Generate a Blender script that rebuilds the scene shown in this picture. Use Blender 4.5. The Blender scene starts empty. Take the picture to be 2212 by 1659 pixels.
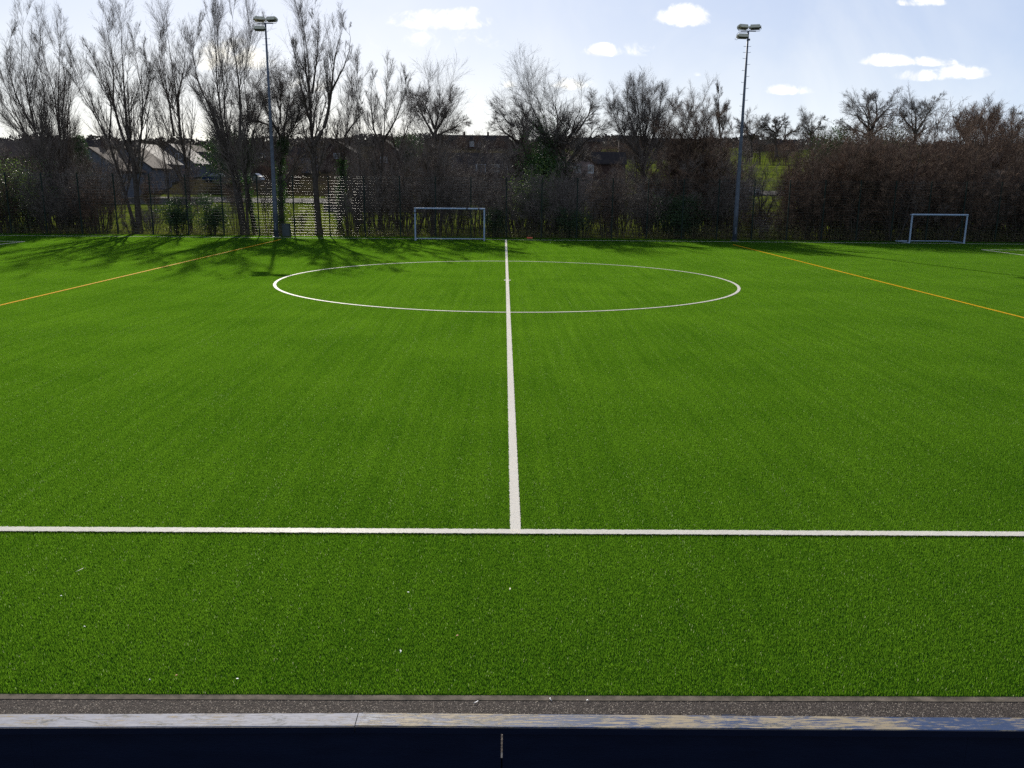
import bpy, math, random
import numpy as np
from mathutils import Vector, Matrix

D = bpy.data
SC = bpy.context.scene
COL = SC.collection
rad = math.radians

# ------------------------------------------------------------------ camera
F_PX, PITCH, YAW, ROLL, CAM_H, CAM_X = 1843.43, 0.2268, 0.0110, 0.0093, 3.7207, -0.1522


def cam_axes():
    f = np.array([math.sin(YAW) * math.cos(PITCH), math.cos(YAW) * math.cos(PITCH), -math.sin(PITCH)])
    r = np.array([math.cos(YAW), -math.sin(YAW), 0.0])
    u = np.cross(r, f)
    c, s = math.cos(ROLL), math.sin(ROLL)
    return f, c * r + s * u, -s * r + c * u


AF, AR, AU = cam_axes()
cam_d = D.cameras.new("camera")
cam_d.sensor_width = 36.0
cam_d.lens = F_PX / 2212 * 36.0
cam_d.clip_start = 0.1
cam_d.clip_end = 4000
cam = D.objects.new("camera", cam_d)
COL.objects.link(cam)
m = Matrix.Identity(4)
for i in range(3):
    m[i][0], m[i][1], m[i][2] = AR[i], AU[i], -AF[i]
m[0][3], m[1][3], m[2][3] = CAM_X, 0.0, CAM_H
cam.matrix_world = m
SC.camera = cam


def at(px, py, Y=None, Z=None):
    """where a measured point of the 2212 px wide survey picture lies, on a plane Y or Z"""
    d = AF + AR * (px - 1106) / F_PX - AU * (py - 829.5) / F_PX
    t = Y / d[1] if Y is not None else (Z - CAM_H) / d[2]
    return np.array([CAM_X, 0, CAM_H]) + d * t


# ------------------------------------------------------------------ world and sun
SUN_EL, SUN_AZ = 27.7, -14.0          # degrees; azimuth from +Y, positive towards +X
world = D.worlds.new("World")
SC.world = world
world.use_nodes = True
wt = world.node_tree
wt.nodes.clear()


def N(t, kind, **kw):
    n = t.nodes.new(kind)
    for k, v in kw.items():
        setattr(n, k, v)
    return n


def math_n(t, op, a, b=None, c=None, clamp=False):
    n = N(t, 'ShaderNodeMath', operation=op, use_clamp=clamp)
    for i, v in enumerate((a, b, c)):
        if v is None:
            continue
        if isinstance(v, (int, float)):
            n.inputs[i].default_value = v
        else:
            t.links.new(v, n.inputs[i])
    return n.outputs[0]


def mix_col(t, fac, a, b, blend='MIX'):
    n = N(t, 'ShaderNodeMix', data_type='RGBA', blend_type=blend)
    for sock, v in ((n.inputs[0], fac), (n.inputs[6], a), (n.inputs[7], b)):
        if isinstance(v, (int, float)):
            sock.default_value = v
        elif isinstance(v, tuple):
            sock.default_value = (*v[:3], 1)
        else:
            t.links.new(v, sock)
    return n.outputs[2]


sky = N(wt, 'ShaderNodeTexSky', sky_type='NISHITA', sun_disc=False, sun_elevation=rad(SUN_EL),
        sun_rotation=rad(SUN_AZ), altitude=50, air_density=1.0, dust_density=0.8, ozone_density=1.2)
tc = N(wt, 'ShaderNodeTexCoord')
sep = N(wt, 'ShaderNodeSeparateXYZ')
wt.links.new(tc.outputs['Generated'], sep.inputs[0])
yy = math_n(wt, 'MAXIMUM', sep.outputs[1], 0.05)
gx = math_n(wt, 'DIVIDE', sep.outputs[0], yy)
gz = math_n(wt, 'DIVIDE', sep.outputs[2], yy)
comb = N(wt, 'ShaderNodeCombineXYZ')
wt.links.new(gx, comb.inputs[0])
wt.links.new(gz, comb.inputs[2])
# wobble of the cloud outlines
def noise_n(t, vec, scale, detail=4.0, rough=0.55, dist=0.0):
    n = N(t, 'ShaderNodeTexNoise')
    n.inputs['Scale'].default_value = scale
    n.inputs['Detail'].default_value = detail
    n.inputs['Roughness'].default_value = rough
    n.inputs['Distortion'].default_value = dist
    if vec is not None:
        t.links.new(vec, n.inputs['Vector'])
    return n.outputs[0]
cn = noise_n(wt, comb.outputs[0], 38.0, 9.0, 0.66, 0.5)
# centre and half size of each cloud as slopes of the line of sight (x/y, z/y); base is flatter than the top
CLOUDS = [
    (948, 50, 118, 26, 0.9), (1000, 40, 50, 24, 1.0), (1478, 41, 64, 30, 1.15), (1300, 112, 48, 18, 0.9),
    (1702, 197, 58, 15, 1.0), (1915, 134, 66, 17, 1.0), (2010, 136, 62, 13, 0.9), (1990, 167, 62, 16, 1.0),
    (2075, 160, 66, 20, 1.05), (1990, 6, 56, 15, 1.0), (1236, 184, 60, 20, 0.8), (1102, 184, 34, 9, 0.6),
    (1504, 162, 12, 9, 0.45), (500, 130, 95, 42, 1.0), (660, 185, 60, 24, 0.7), (1385, 110, 60, 20, 0.25),
    (930, 90, 170, 40, 0.22),
]
total = None
for px, py, w, h, g in CLOUDS:
    d = AF + AR * (px - 1106) / F_PX - AU * (py - 829.5) / F_PX
    cx, cz = float(d[0] / d[1]), float(d[2] / d[1])
    w, h = w / 1800.0, h / 1650.0
    dx = math_n(wt, 'MULTIPLY', math_n(wt, 'SUBTRACT', gx, cx), 1 / w)
    dz0 = math_n(wt, 'SUBTRACT', gz, cz)
    dz = math_n(wt, 'MAXIMUM', math_n(wt, 'MULTIPLY', dz0, 1 / h), math_n(wt, 'MULTIPLY', dz0, -1.9 / h))
    r2 = math_n(wt, 'ADD', math_n(wt, 'MULTIPLY', dx, dx), math_n(wt, 'MULTIPLY', dz, dz))
    v = math_n(wt, 'MULTIPLY', math_n(wt, 'SUBTRACT', 1.0, r2, clamp=True), g)
    total = v if total is None else math_n(wt, 'MAXIMUM', total, v)
dens = math_n(wt, 'ADD', total, math_n(wt, 'MULTIPLY', math_n(wt, 'SUBTRACT', cn, 0.52), 3.3))
mr = N(wt, 'ShaderNodeMapRange', interpolation_type='SMOOTHSTEP')
wt.links.new(dens, mr.inputs[0])
mr.inputs[1].default_value = 0.0
mr.inputs[2].default_value = 1.3
gate = math_n(wt, 'MULTIPLY', mr.outputs[0], math_n(wt, 'MULTIPLY', total, 5.0, clamp=True))
front = math_n(wt, 'GREATER_THAN', sep.outputs[1], 0.1)
gate = math_n(wt, 'MULTIPLY', gate, front)
SKY_TINT = (1.0, 1.0, 1.0)
VEIL = (5.9, 7.3, 10.8)
sky_c = mix_col(wt, 0.80, sky.outputs[0], VEIL)     # thin high veil of cloud over the whole sky
sdot = N(wt, 'ShaderNodeVectorMath', operation='DOT_PRODUCT')
wt.links.new(tc.outputs['Generated'], sdot.inputs[0])
sdot.inputs[1].default_value = (math.sin(rad(SUN_AZ)) * math.cos(rad(SUN_EL)), math.cos(rad(SUN_AZ)) * math.cos(rad(SUN_EL)), math.sin(rad(SUN_EL)))
aur = math_n(wt, 'POWER', math_n(wt, 'MAXIMUM', sdot.outputs['Value'], 0.0), 8.0)      # bright milky air round the sun
lowsky = math_n(wt, 'POWER', math_n(wt, 'SUBTRACT', 1.0, math_n(wt, 'ABSOLUTE', sep.outputs[2]), clamp=True), 9.0)
glow = mix_col(wt, 1.0, mix_col(wt, aur, (0, 0, 0), (1.2, 1.1, 0.9)), mix_col(wt, lowsky, (0, 0, 0), (3.0, 3.5, 2.6)), 'ADD')
warm = math_n(wt, 'MULTIPLY', lowsky, math_n(wt, 'POWER', math_n(wt, 'MAXIMUM', sdot.outputs['Value'], 0.0), 5.0))
glow = mix_col(wt, 1.0, glow, mix_col(wt, warm, (0, 0, 0), (9.0, 6.2, 0.4)), 'ADD')
thin = noise_n(wt, comb.outputs[0], 4.5, 5.0, 0.6, 0.4)                                # faint uneven high haze
sky_c = mix_col(wt, math_n(wt, 'MULTIPLY', math_n(wt, 'SUBTRACT', thin, 0.45, clamp=True), 2.2, clamp=True), sky_c, (8.8, 9.6, 11.2))
sky_c = mix_col(wt, 1.0, sky_c, glow, 'ADD')
cl_n = noise_n(wt, comb.outputs[0], 60.0, 5.0, 0.6)
cloud_c = mix_col(wt, math_n(wt, 'MULTIPLY', math_n(wt, 'SUBTRACT', cl_n, 0.42, clamp=True), 3.0, clamp=True), (19.0, 18.2, 16.0), (10.2, 10.2, 10.2))
sky_c = mix_col(wt, gate, sky_c, cloud_c)
bg = N(wt, 'ShaderNodeBackground')
bg.inputs['Strength'].default_value = 0.05
wt.links.new(sky_c, bg.inputs['Color'])
wo = N(wt, 'ShaderNodeOutputWorld')
wt.links.new(bg.outputs[0], wo.inputs[0])

sun_d = D.lights.new("sun", 'SUN')
sun_d.energy = 4.6
sun_d.angle = rad(0.53)
sun_d.color = (1.0, 0.93, 0.82)
sun = D.objects.new("sun", sun_d)
COL.objects.link(sun)
sdir = Vector((math.sin(rad(SUN_AZ)) * math.cos(rad(SUN_EL)), math.cos(rad(SUN_AZ)) * math.cos(rad(SUN_EL)), math.sin(rad(SUN_EL))))
sun.rotation_euler = sdir.to_track_quat('Z', 'Y').to_euler()
sun.location = (-30, 100, 60)

SC.view_settings.view_transform = 'Standard'
SC.view_settings.look = 'None'
SC.view_settings.exposure = 0.75
SC.view_settings.gamma = 1.0
SC.cycles.max_bounces = 6
SC.cycles.diffuse_bounces = 3
SC.cycles.glossy_bounces = 2
SC.cycles.transmission_bounces = 3
SC.cycles.transparent_max_bounces = 8
SC.cycles.sample_clamp_indirect = 4.0
SC.cycles.use_denoising = False
SC.cycles.use_adaptive_sampling = False
SC.cycles.sample_clamp_direct = 4.0

rng = np.random.default_rng(7)
random.seed(7)

# ------------------------------------------------------------------ materials
def mat(name, col, rough=0.8, metal=0.0, col2=None, scale=8.0, stretch=None, bump=0.0, bscale=None, spec=0.5,
        detail=5.0, lo=0.35, hi=0.65, trans=None, coords='Object'):
    mt = D.materials.new(name)
    mt.use_nodes = True
    t = mt.node_tree
    p = t.nodes['Principled BSDF']
    p.inputs['Roughness'].default_value = rough
    p.inputs['Metallic'].default_value = metal
    p.inputs['Specular IOR Level'].default_value = spec
    p.inputs['Base Color'].default_value = (*col, 1)
    if coords == 'World':
        vec = N(t, 'ShaderNodeNewGeometry').outputs['Position']
    else:
        vec = N(t, 'ShaderNodeTexCoord').outputs['Object']
    if stretch:
        mp = N(t, 'ShaderNodeMapping')
        mp.inputs['Scale'].default_value = stretch
        t.links.new(vec, mp.inputs[0])
        vec = mp.outputs[0]
    if col2 is not None:
        n = noise_n(t, vec, scale, detail)
        r = N(t, 'ShaderNodeMapRange')
        t.links.new(n, r.inputs[0])
        r.inputs[1].default_value, r.inputs[2].default_value = lo, hi
        c = mix_col(t, r.outputs[0], col, col2)
        t.links.new(c, p.inputs['Base Color'])
    if bump:
        n = noise_n(t, vec, bscale or scale * 4, 4.0)
        b = N(t, 'ShaderNodeBump')
        b.inputs['Strength'].default_value = bump
        b.inputs['Distance'].default_value = 0.02
        t.links.new(n, b.inputs['Height'])
        t.links.new(b.outputs[0], p.inputs['Normal'])
    if trans:
        tr = N(t, 'ShaderNodeBsdfTranslucent')
        tr.inputs[0].default_value = (*trans[1], 1)
        mx = N(t, 'ShaderNodeMixShader')
        mx.inputs[0].default_value = trans[0]
        t.links.new(p.outputs[0], mx.inputs[1])
        t.links.new(tr.outputs[0], mx.inputs[2])
        t.links.new(mx.outputs[0], t.nodes['Material Output'].inputs[0])
    return mt


def turf_mat(name, a, b, ta, tb, white=False):
    """fibres: colour runs over the 'tone' stored per blade and slow drifts of pile direction over the pitch"""
    mt = D.materials.new(name)
    mt.use_nodes = True
    t = mt.node_tree
    t.nodes.remove(t.nodes['Principled BSDF'])
    at_ = N(t, 'ShaderNodeAttribute', attribute_name='tone')
    geo = N(t, 'ShaderNodeNewGeometry')
    mp = N(t, 'ShaderNodeMapping')
    mp.inputs['Scale'].default_value = (3.2, 0.09, 1)
    t.links.new(geo.outputs['Position'], mp.inputs[0])
    streak = noise_n(t, mp.outputs[0], 1.6, 5.0, 0.65)
    blot = noise_n(t, geo.outputs['Position'], 0.35, 4.0)
    drift = math_n(t, 'ADD', math_n(t, 'MULTIPLY', streak, 0.5), math_n(t, 'MULTIPLY', blot, 0.45))
    fac = math_n(t, 'ADD', math_n(t, 'MULTIPLY', at_.outputs['Fac'], 0.75), math_n(t, 'SUBTRACT', drift, 0.41), clamp=True)
    c = mix_col(t, fac, a, b)
    c2 = mix_col(t, fac, ta, tb)
    if not white:
        mp2 = N(t, 'ShaderNodeMapping')
        mp2.inputs['Scale'].default_value = (7.0, 0.16, 1)
        t.links.new(geo.outputs['Position'], mp2.inputs[0])
        brushed = math_n(t, 'MULTIPLY', math_n(t, 'SUBTRACT', noise_n(t, mp2.outputs[0], 1.0, 4.0, 0.6), 0.56, clamp=True), 0.22)
        pale = math_n(t, 'GREATER_THAN', at_.outputs['Fac'], math_n(t, 'SUBTRACT', 0.995, brushed))  # sparkle put into the colour of a few pale fibres
        c = mix_col(t, pale, c, (0.30, 0.42, 0.16))
        c2 = mix_col(t, pale, c2, (0.62, 0.74, 0.34))
    df = N(t, 'ShaderNodeBsdfPrincipled')
    df.inputs['Roughness'].default_value = 0.45
    df.inputs['Specular IOR Level'].default_value = 0.03
    t.links.new(c, df.inputs['Base Color'])
    tr = N(t, 'ShaderNodeBsdfTranslucent')
    t.links.new(c2, tr.inputs[0])
    mx = N(t, 'ShaderNodeMixShader')
    mx.inputs[0].default_value = 0.45
    t.links.new(df.outputs[0], mx.inputs[1])
    t.links.new(tr.outputs[0], mx.inputs[2])
    t.links.new(mx.outputs[0], t.nodes['Material Output'].inputs[0])
    return mt


M = {}
M['blade'] = turf_mat('turf_fibre', (0.003, 0.020, 0.002), (0.010, 0.055, 0.006), (0.028, 0.122, 0.003), (0.245, 0.49, 0.026))
M['wblade'] = turf_mat('white_turf_fibre', (0.62, 0.58, 0.50), (0.86, 0.82, 0.74), (0.6, 0.56, 0.48), (0.8, 0.76, 0.68), True)
M['yblade'] = turf_mat('yellow_turf_fibre', (0.62, 0.36, 0.01), (0.82, 0.50, 0.02), (0.62, 0.34, 0.01), (0.82, 0.48, 0.02), True)
M['wline'] = mat('white_line', (0.72, 0.68, 0.60), 0.7, col2=(0.85, 0.81, 0.74), scale=60)
M['yline'] = mat('yellow_line', (0.62, 0.30, 0.01), 0.7, col2=(0.78, 0.42, 0.02), scale=60)
M['pitch_base'] = mat('pitch_backing', (0.006, 0.022, 0.002), 1.0, col2=(0.012, 0.035, 0.004), scale=40, spec=0.0)
M['garden'] = mat('garden_ground', (0.014, 0.011, 0.008), 1.0, col2=(0.03, 0.026, 0.013), scale=0.15, spec=0.0, coords='World')
M['field'] = mat('field_grass', (0.040, 0.056, 0.008), 1.0, spec=0.0, col2=(0.088, 0.104, 0.016), scale=0.25, bump=0.3, bscale=6, coords='World')
M['bark'] = mat('bark', (0.035, 0.027, 0.020), 0.9, spec=0.15, col2=(0.075, 0.060, 0.048), scale=6, bump=0.4, bscale=30)
M['twig'] = mat('twig', (0.085, 0.068, 0.056), 0.8, spec=0.2, col2=(0.19, 0.155, 0.125), scale=2.0, coords='World')
M['twig_brown'] = mat('twig_brown', (0.052, 0.031, 0.021), 0.8, spec=0.10, col2=(0.27, 0.175, 0.112), scale=2.2, lo=.42, hi=.66, coords='World')
M['twig_grey'] = mat('twig_grey', (0.075, 0.062, 0.052), 0.8, spec=0.15, col2=(0.19, 0.165, 0.14), scale=0.9, coords='World')
M['ivy'] = mat('ivy_leaf', (0.014, 0.034, 0.012), 0.6, spec=0.2, col2=(0.05, 0.09, 0.025), scale=9, trans=(0.25, (0.05, 0.13, 0.02)))
M['evergreen'] = mat('evergreen_leaf', (0.013, 0.028, 0.012), 0.6, spec=0.2, col2=(0.045, 0.075, 0.025), scale=5, trans=(0.2, (0.05, 0.11, 0.02)))
M['holly'] = mat('glossy_leaf', (0.02, 0.045, 0.014), 0.45, spec=0.3, col2=(0.06, 0.085, 0.03), scale=6, trans=(0.35, (0.14, 0.22, 0.05)))
M['bramble'] = mat('bramble_leaf', (0.06, 0.075, 0.02), 0.6, col2=(0.17, 0.12, 0.05), scale=2.5, trans=(0.4, (0.16, 0.17, 0.04)), coords='World')
M['fence'] = mat('green_powder_coat', (0.006, 0.014, 0.010), 0.6, spec=0.15, col2=(0.010, 0.020, 0.014), scale=3)
M['wire'] = mat('glossy_coated_wire', (0.02, 0.03, 0.026), 0.19, 0.0, col2=(0.03, 0.04, 0.035), scale=3, spec=0.25)
M['galv'] = mat('galvanised_steel', (0.045, 0.058, 0.075), 0.55, 0.3, col2=(0.08, 0.095, 0.115), scale=5, bump=0.05)
M['lamp'] = mat('lamp_housing', (0.34, 0.32, 0.22), 0.3, 0.4, col2=(0.44, 0.42, 0.31), scale=8)
M['glass'] = mat('glass', (0.03, 0.035, 0.045), 0.06, 0.0, col2=(0.05, 0.055, 0.065), scale=2, spec=1.0)
M['goal'] = mat('white_goal_paint', (0.19, 0.26, 0.33), 0.4, spec=0.3, col2=(0.24, 0.31, 0.38), scale=4)
M['black'] = mat('black_plastic', (0.012, 0.012, 0.013), 0.5, col2=(0.02, 0.02, 0.022), scale=6)
M['cabinet'] = mat('cabinet_paint', (0.018, 0.03, 0.03), 0.5, col2=(0.03, 0.045, 0.042), scale=5)
M['navy'] = mat('navy_paint', (0.0016, 0.0042, 0.0145), 0.6, col2=(0.0026, 0.006, 0.019), scale=3, stretch=(1, 1, 4), bump=0.15, bscale=40, spec=0.12)
M['concrete'] = mat('concrete', (0.055, 0.050, 0.041), 0.9, spec=0.1, col2=(0.11, 0.097, 0.078), scale=14, bump=0.3, bscale=120)
M['kerb'] = mat('kerb_concrete', (0.05, 0.044, 0.034), 0.9, spec=0.05, col2=(0.12, 0.10, 0.078), scale=9, bump=0.3, bscale=120)
M['tile_brown'] = mat('roof_tile_brown', (0.04, 0.029, 0.024), 0.9, spec=0.1, col2=(0.065, 0.05, 0.04), scale=3, bump=0.4, bscale=8)
M['tile_grey'] = mat('roof_tile_grey', (0.06, 0.053, 0.05), 0.75, spec=0.22, col2=(0.11, 0.098, 0.092), scale=4, bump=0.4, bscale=9)
M['tile_dark'] = mat('roof_tile_dark', (0.018, 0.016, 0.017), 0.95, spec=0.05, col2=(0.03, 0.026, 0.024), scale=3)
M['brick'] = mat('brick_wall', (0.035, 0.022, 0.018), 0.95, spec=0.1, col2=(0.06, 0.038, 0.03), scale=7)
M['render'] = mat('rendered_wall', (0.065, 0.072, 0.085), 0.95, spec=0.1, col2=(0.10, 0.107, 0.12), scale=2)
M['render_pink'] = mat('pink_rendered_wall', (0.13, 0.088, 0.08), 0.9, col2=(0.19, 0.135, 0.125), scale=2)
M['upvc'] = mat('white_frame', (0.34, 0.35, 0.36), 0.5, col2=(0.42, 0.43, 0.44), scale=4)
M['road'] = mat('road_asphalt', (0.04, 0.038, 0.034), 0.95, spec=0.05, col2=(0.07, 0.065, 0.06), scale=1.0)
M['stone'] = mat('dark_wall', (0.05, 0.045, 0.04), 0.9, col2=(0.09, 0.08, 0.07), scale=2)
M['white_car'] = mat('white_car_paint', (0.75, 0.76, 0.78), 0.15, col2=(0.80, 0.81, 0.82), scale=1)
M['silver_car'] = mat('silver_car_paint', (0.45, 0.47, 0.50), 0.18, 0.6, col2=(0.5, 0.52, 0.55), scale=1)
M['dark_car'] = mat('dark_blue_car_paint', (0.03, 0.05, 0.10), 0.15, 0.3, col2=(0.04, 0.06, 0.12), scale=1)
M['rubber'] = mat('tyre_rubber', (0.02, 0.02, 0.02), 0.8, col2=(0.03, 0.03, 0.03), scale=10)
M['orange'] = mat('orange_plastic', (0.35, 0.045, 0.012), 0.7, col2=(0.4, 0.07, 0.02), scale=10)
M['straw'] = mat('straw_scrap', (0.60, 0.52, 0.35), 0.7, col2=(0.72, 0.68, 0.52), scale=30)
M['scrap'] = mat('white_scrap', (0.72, 0.72, 0.70), 0.6, col2=(0.8, 0.8, 0.78), scale=30)
M['leaf_red'] = mat('red_brown_leaf', (0.35, 0.12, 0.06), 0.7, col2=(0.45, 0.2, 0.1), scale=30)


def asphalt_mat():
    mt = D.materials.new('asphalt')
    mt.use_nodes = True
    t = mt.node_tree
    p = t.nodes['Principled BSDF']
    p.inputs['Roughness'].default_value = 0.85
    p.inputs['Specular IOR Level'].default_value = 0.12
    v = N(t, 'ShaderNodeTexCoord').outputs['Object']
    vo = N(t, 'ShaderNodeTexVoronoi')
    vo.inputs['Scale'].default_value = 145
    t.links.new(v, vo.inputs['Vector'])
    sepc = N(t, 'ShaderNodeSeparateColor')
    t.links.new(vo.outputs['Color'], sepc.inputs[0])
    n = noise_n(t, v, 3.0, 3.0)
    c = mix_col(t, sepc.outputs[0], (0.003, 0.0025, 0.002), (0.072, 0.057, 0.046))
    c = mix_col(t, math_n(t, 'GREATER_THAN', sepc.outputs[1], 0.93), c, (0.26, 0.225, 0.18))
    c = mix_col(t, math_n(t, 'MULTIPLY', n, 0.4), c, (0.05, 0.042, 0.04))
    t.links.new(c, p.inputs['Base Color'])
    b = N(t, 'ShaderNodeBump')
    b.inputs['Strength'].default_value = 1.0
    b.inputs['Distance'].default_value = 0.008
    b.invert = True
    t.links.new(vo.outputs['Distance'], b.inputs['Height'])
    t.links.new(b.outputs[0], p.inputs['Normal'])
    return mt


def plank_mat():
    """weathered timber with blue paint flaking off along the grain"""
    mt = D.materials.new('flaking_blue_paint')
    mt.use_nodes = True
    t = mt.node_tree
    p = t.nodes['Principled BSDF']
    v = N(t, 'ShaderNodeNewGeometry').outputs['Position']
    def stretched(sx, sy, sc, det=6.0, rough=0.6, dist=0.0):
        mp = N(t, 'ShaderNodeMapping')
        mp.inputs['Scale'].default_value = (sx, sy, 1)
        t.links.new(v, mp.inputs[0])
        return noise_n(t, mp.outputs[0], sc, det, rough, dist)
    grain = stretched(1.0, 26.0, 6.0, 8.0, 0.65, 0.3)
    patch = stretched(1.0, 8.0, 9.0, 10.0, 0.8, 0.5)
    big = stretched(1.0, 1.0, 1.7, 2.0)
    wood = mix_col(t, grain, (0.09, 0.068, 0.040), (0.34, 0.28, 0.18))
    dirt = stretched(1.0, 5.0, 9.0, 5.0, 0.7)
    paint = mix_col(t, dirt, (0.012, 0.024, 0.060), (0.038, 0.062, 0.125))
    sx = N(t, 'ShaderNodeSeparateXYZ')
    t.links.new(v, sx.inputs[0])
    # two boards: left has sun glare painted in as pale grey, right peels blue
    left = math_n(t, 'LESS_THAN', sx.outputs[0], float(at(774, 1568, Z=1.0)[0]) + 0.0005)
    paint = mix_col(t, left, paint, mix_col(t, dirt, (0.07, 0.08, 0.12), (0.29, 0.285, 0.29)))
    f = math_n(t, 'ADD', math_n(t, 'MULTIPLY', patch, 0.70), math_n(t, 'MULTIPLY', grain, 0.55))
    f = math_n(t, 'ADD', f, math_n(t, 'MULTIPLY', math_n(t, 'SUBTRACT', big, 0.5), 0.28))
    th = math_n(t, 'ADD', 0.625, math_n(t, 'MULTIPLY', left, 0.035))
    r = N(t, 'ShaderNodeMapRange')
    t.links.new(math_n(t, 'SUBTRACT', f, th), r.inputs[0])
    r.inputs[1].default_value, r.inputs[2].default_value = -0.012, 0.012
    c = mix_col(t, r.outputs[0], paint, wood)
    stain = stretched(1.0, 2.4, 5.0, 8.0, 0.78, 1.2)
    rs = N(t, 'ShaderNodeMapRange')
    t.links.new(stain, rs.inputs[0])
    rs.inputs[1].default_value, rs.inputs[2].default_value = 0.555, 0.60
    c = mix_col(t, math_n(t, 'MULTIPLY', rs.outputs[0], 0.8), c, (0.05, 0.055, 0.055))
    t.links.new(c, p.inputs['Base Color'])
    rr = N(t, 'ShaderNodeMapRange')
    t.links.new(r.outputs[0], rr.inputs[0])
    rr.inputs[3].default_value, rr.inputs[4].default_value = 0.50, 0.62
    p.inputs['Specular IOR Level'].default_value = 0.16
    t.links.new(math_n(t, 'ADD', rr.outputs[0], math_n(t, 'MULTIPLY', left, 0.16)), p.inputs['Roughness'])
    b = N(t, 'ShaderNodeBump')
    b.inputs['Strength'].default_value = 0.35
    b.inputs['Distance'].default_value = 0.004
    t.links.new(math_n(t, 'ADD', grain, r.outputs[0]), b.inputs['Height'])
    t.links.new(b.outputs[0], p.inputs['Normal'])
    return mt


M['asphalt'] = asphalt_mat()
M['plank'] = plank_mat()

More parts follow.
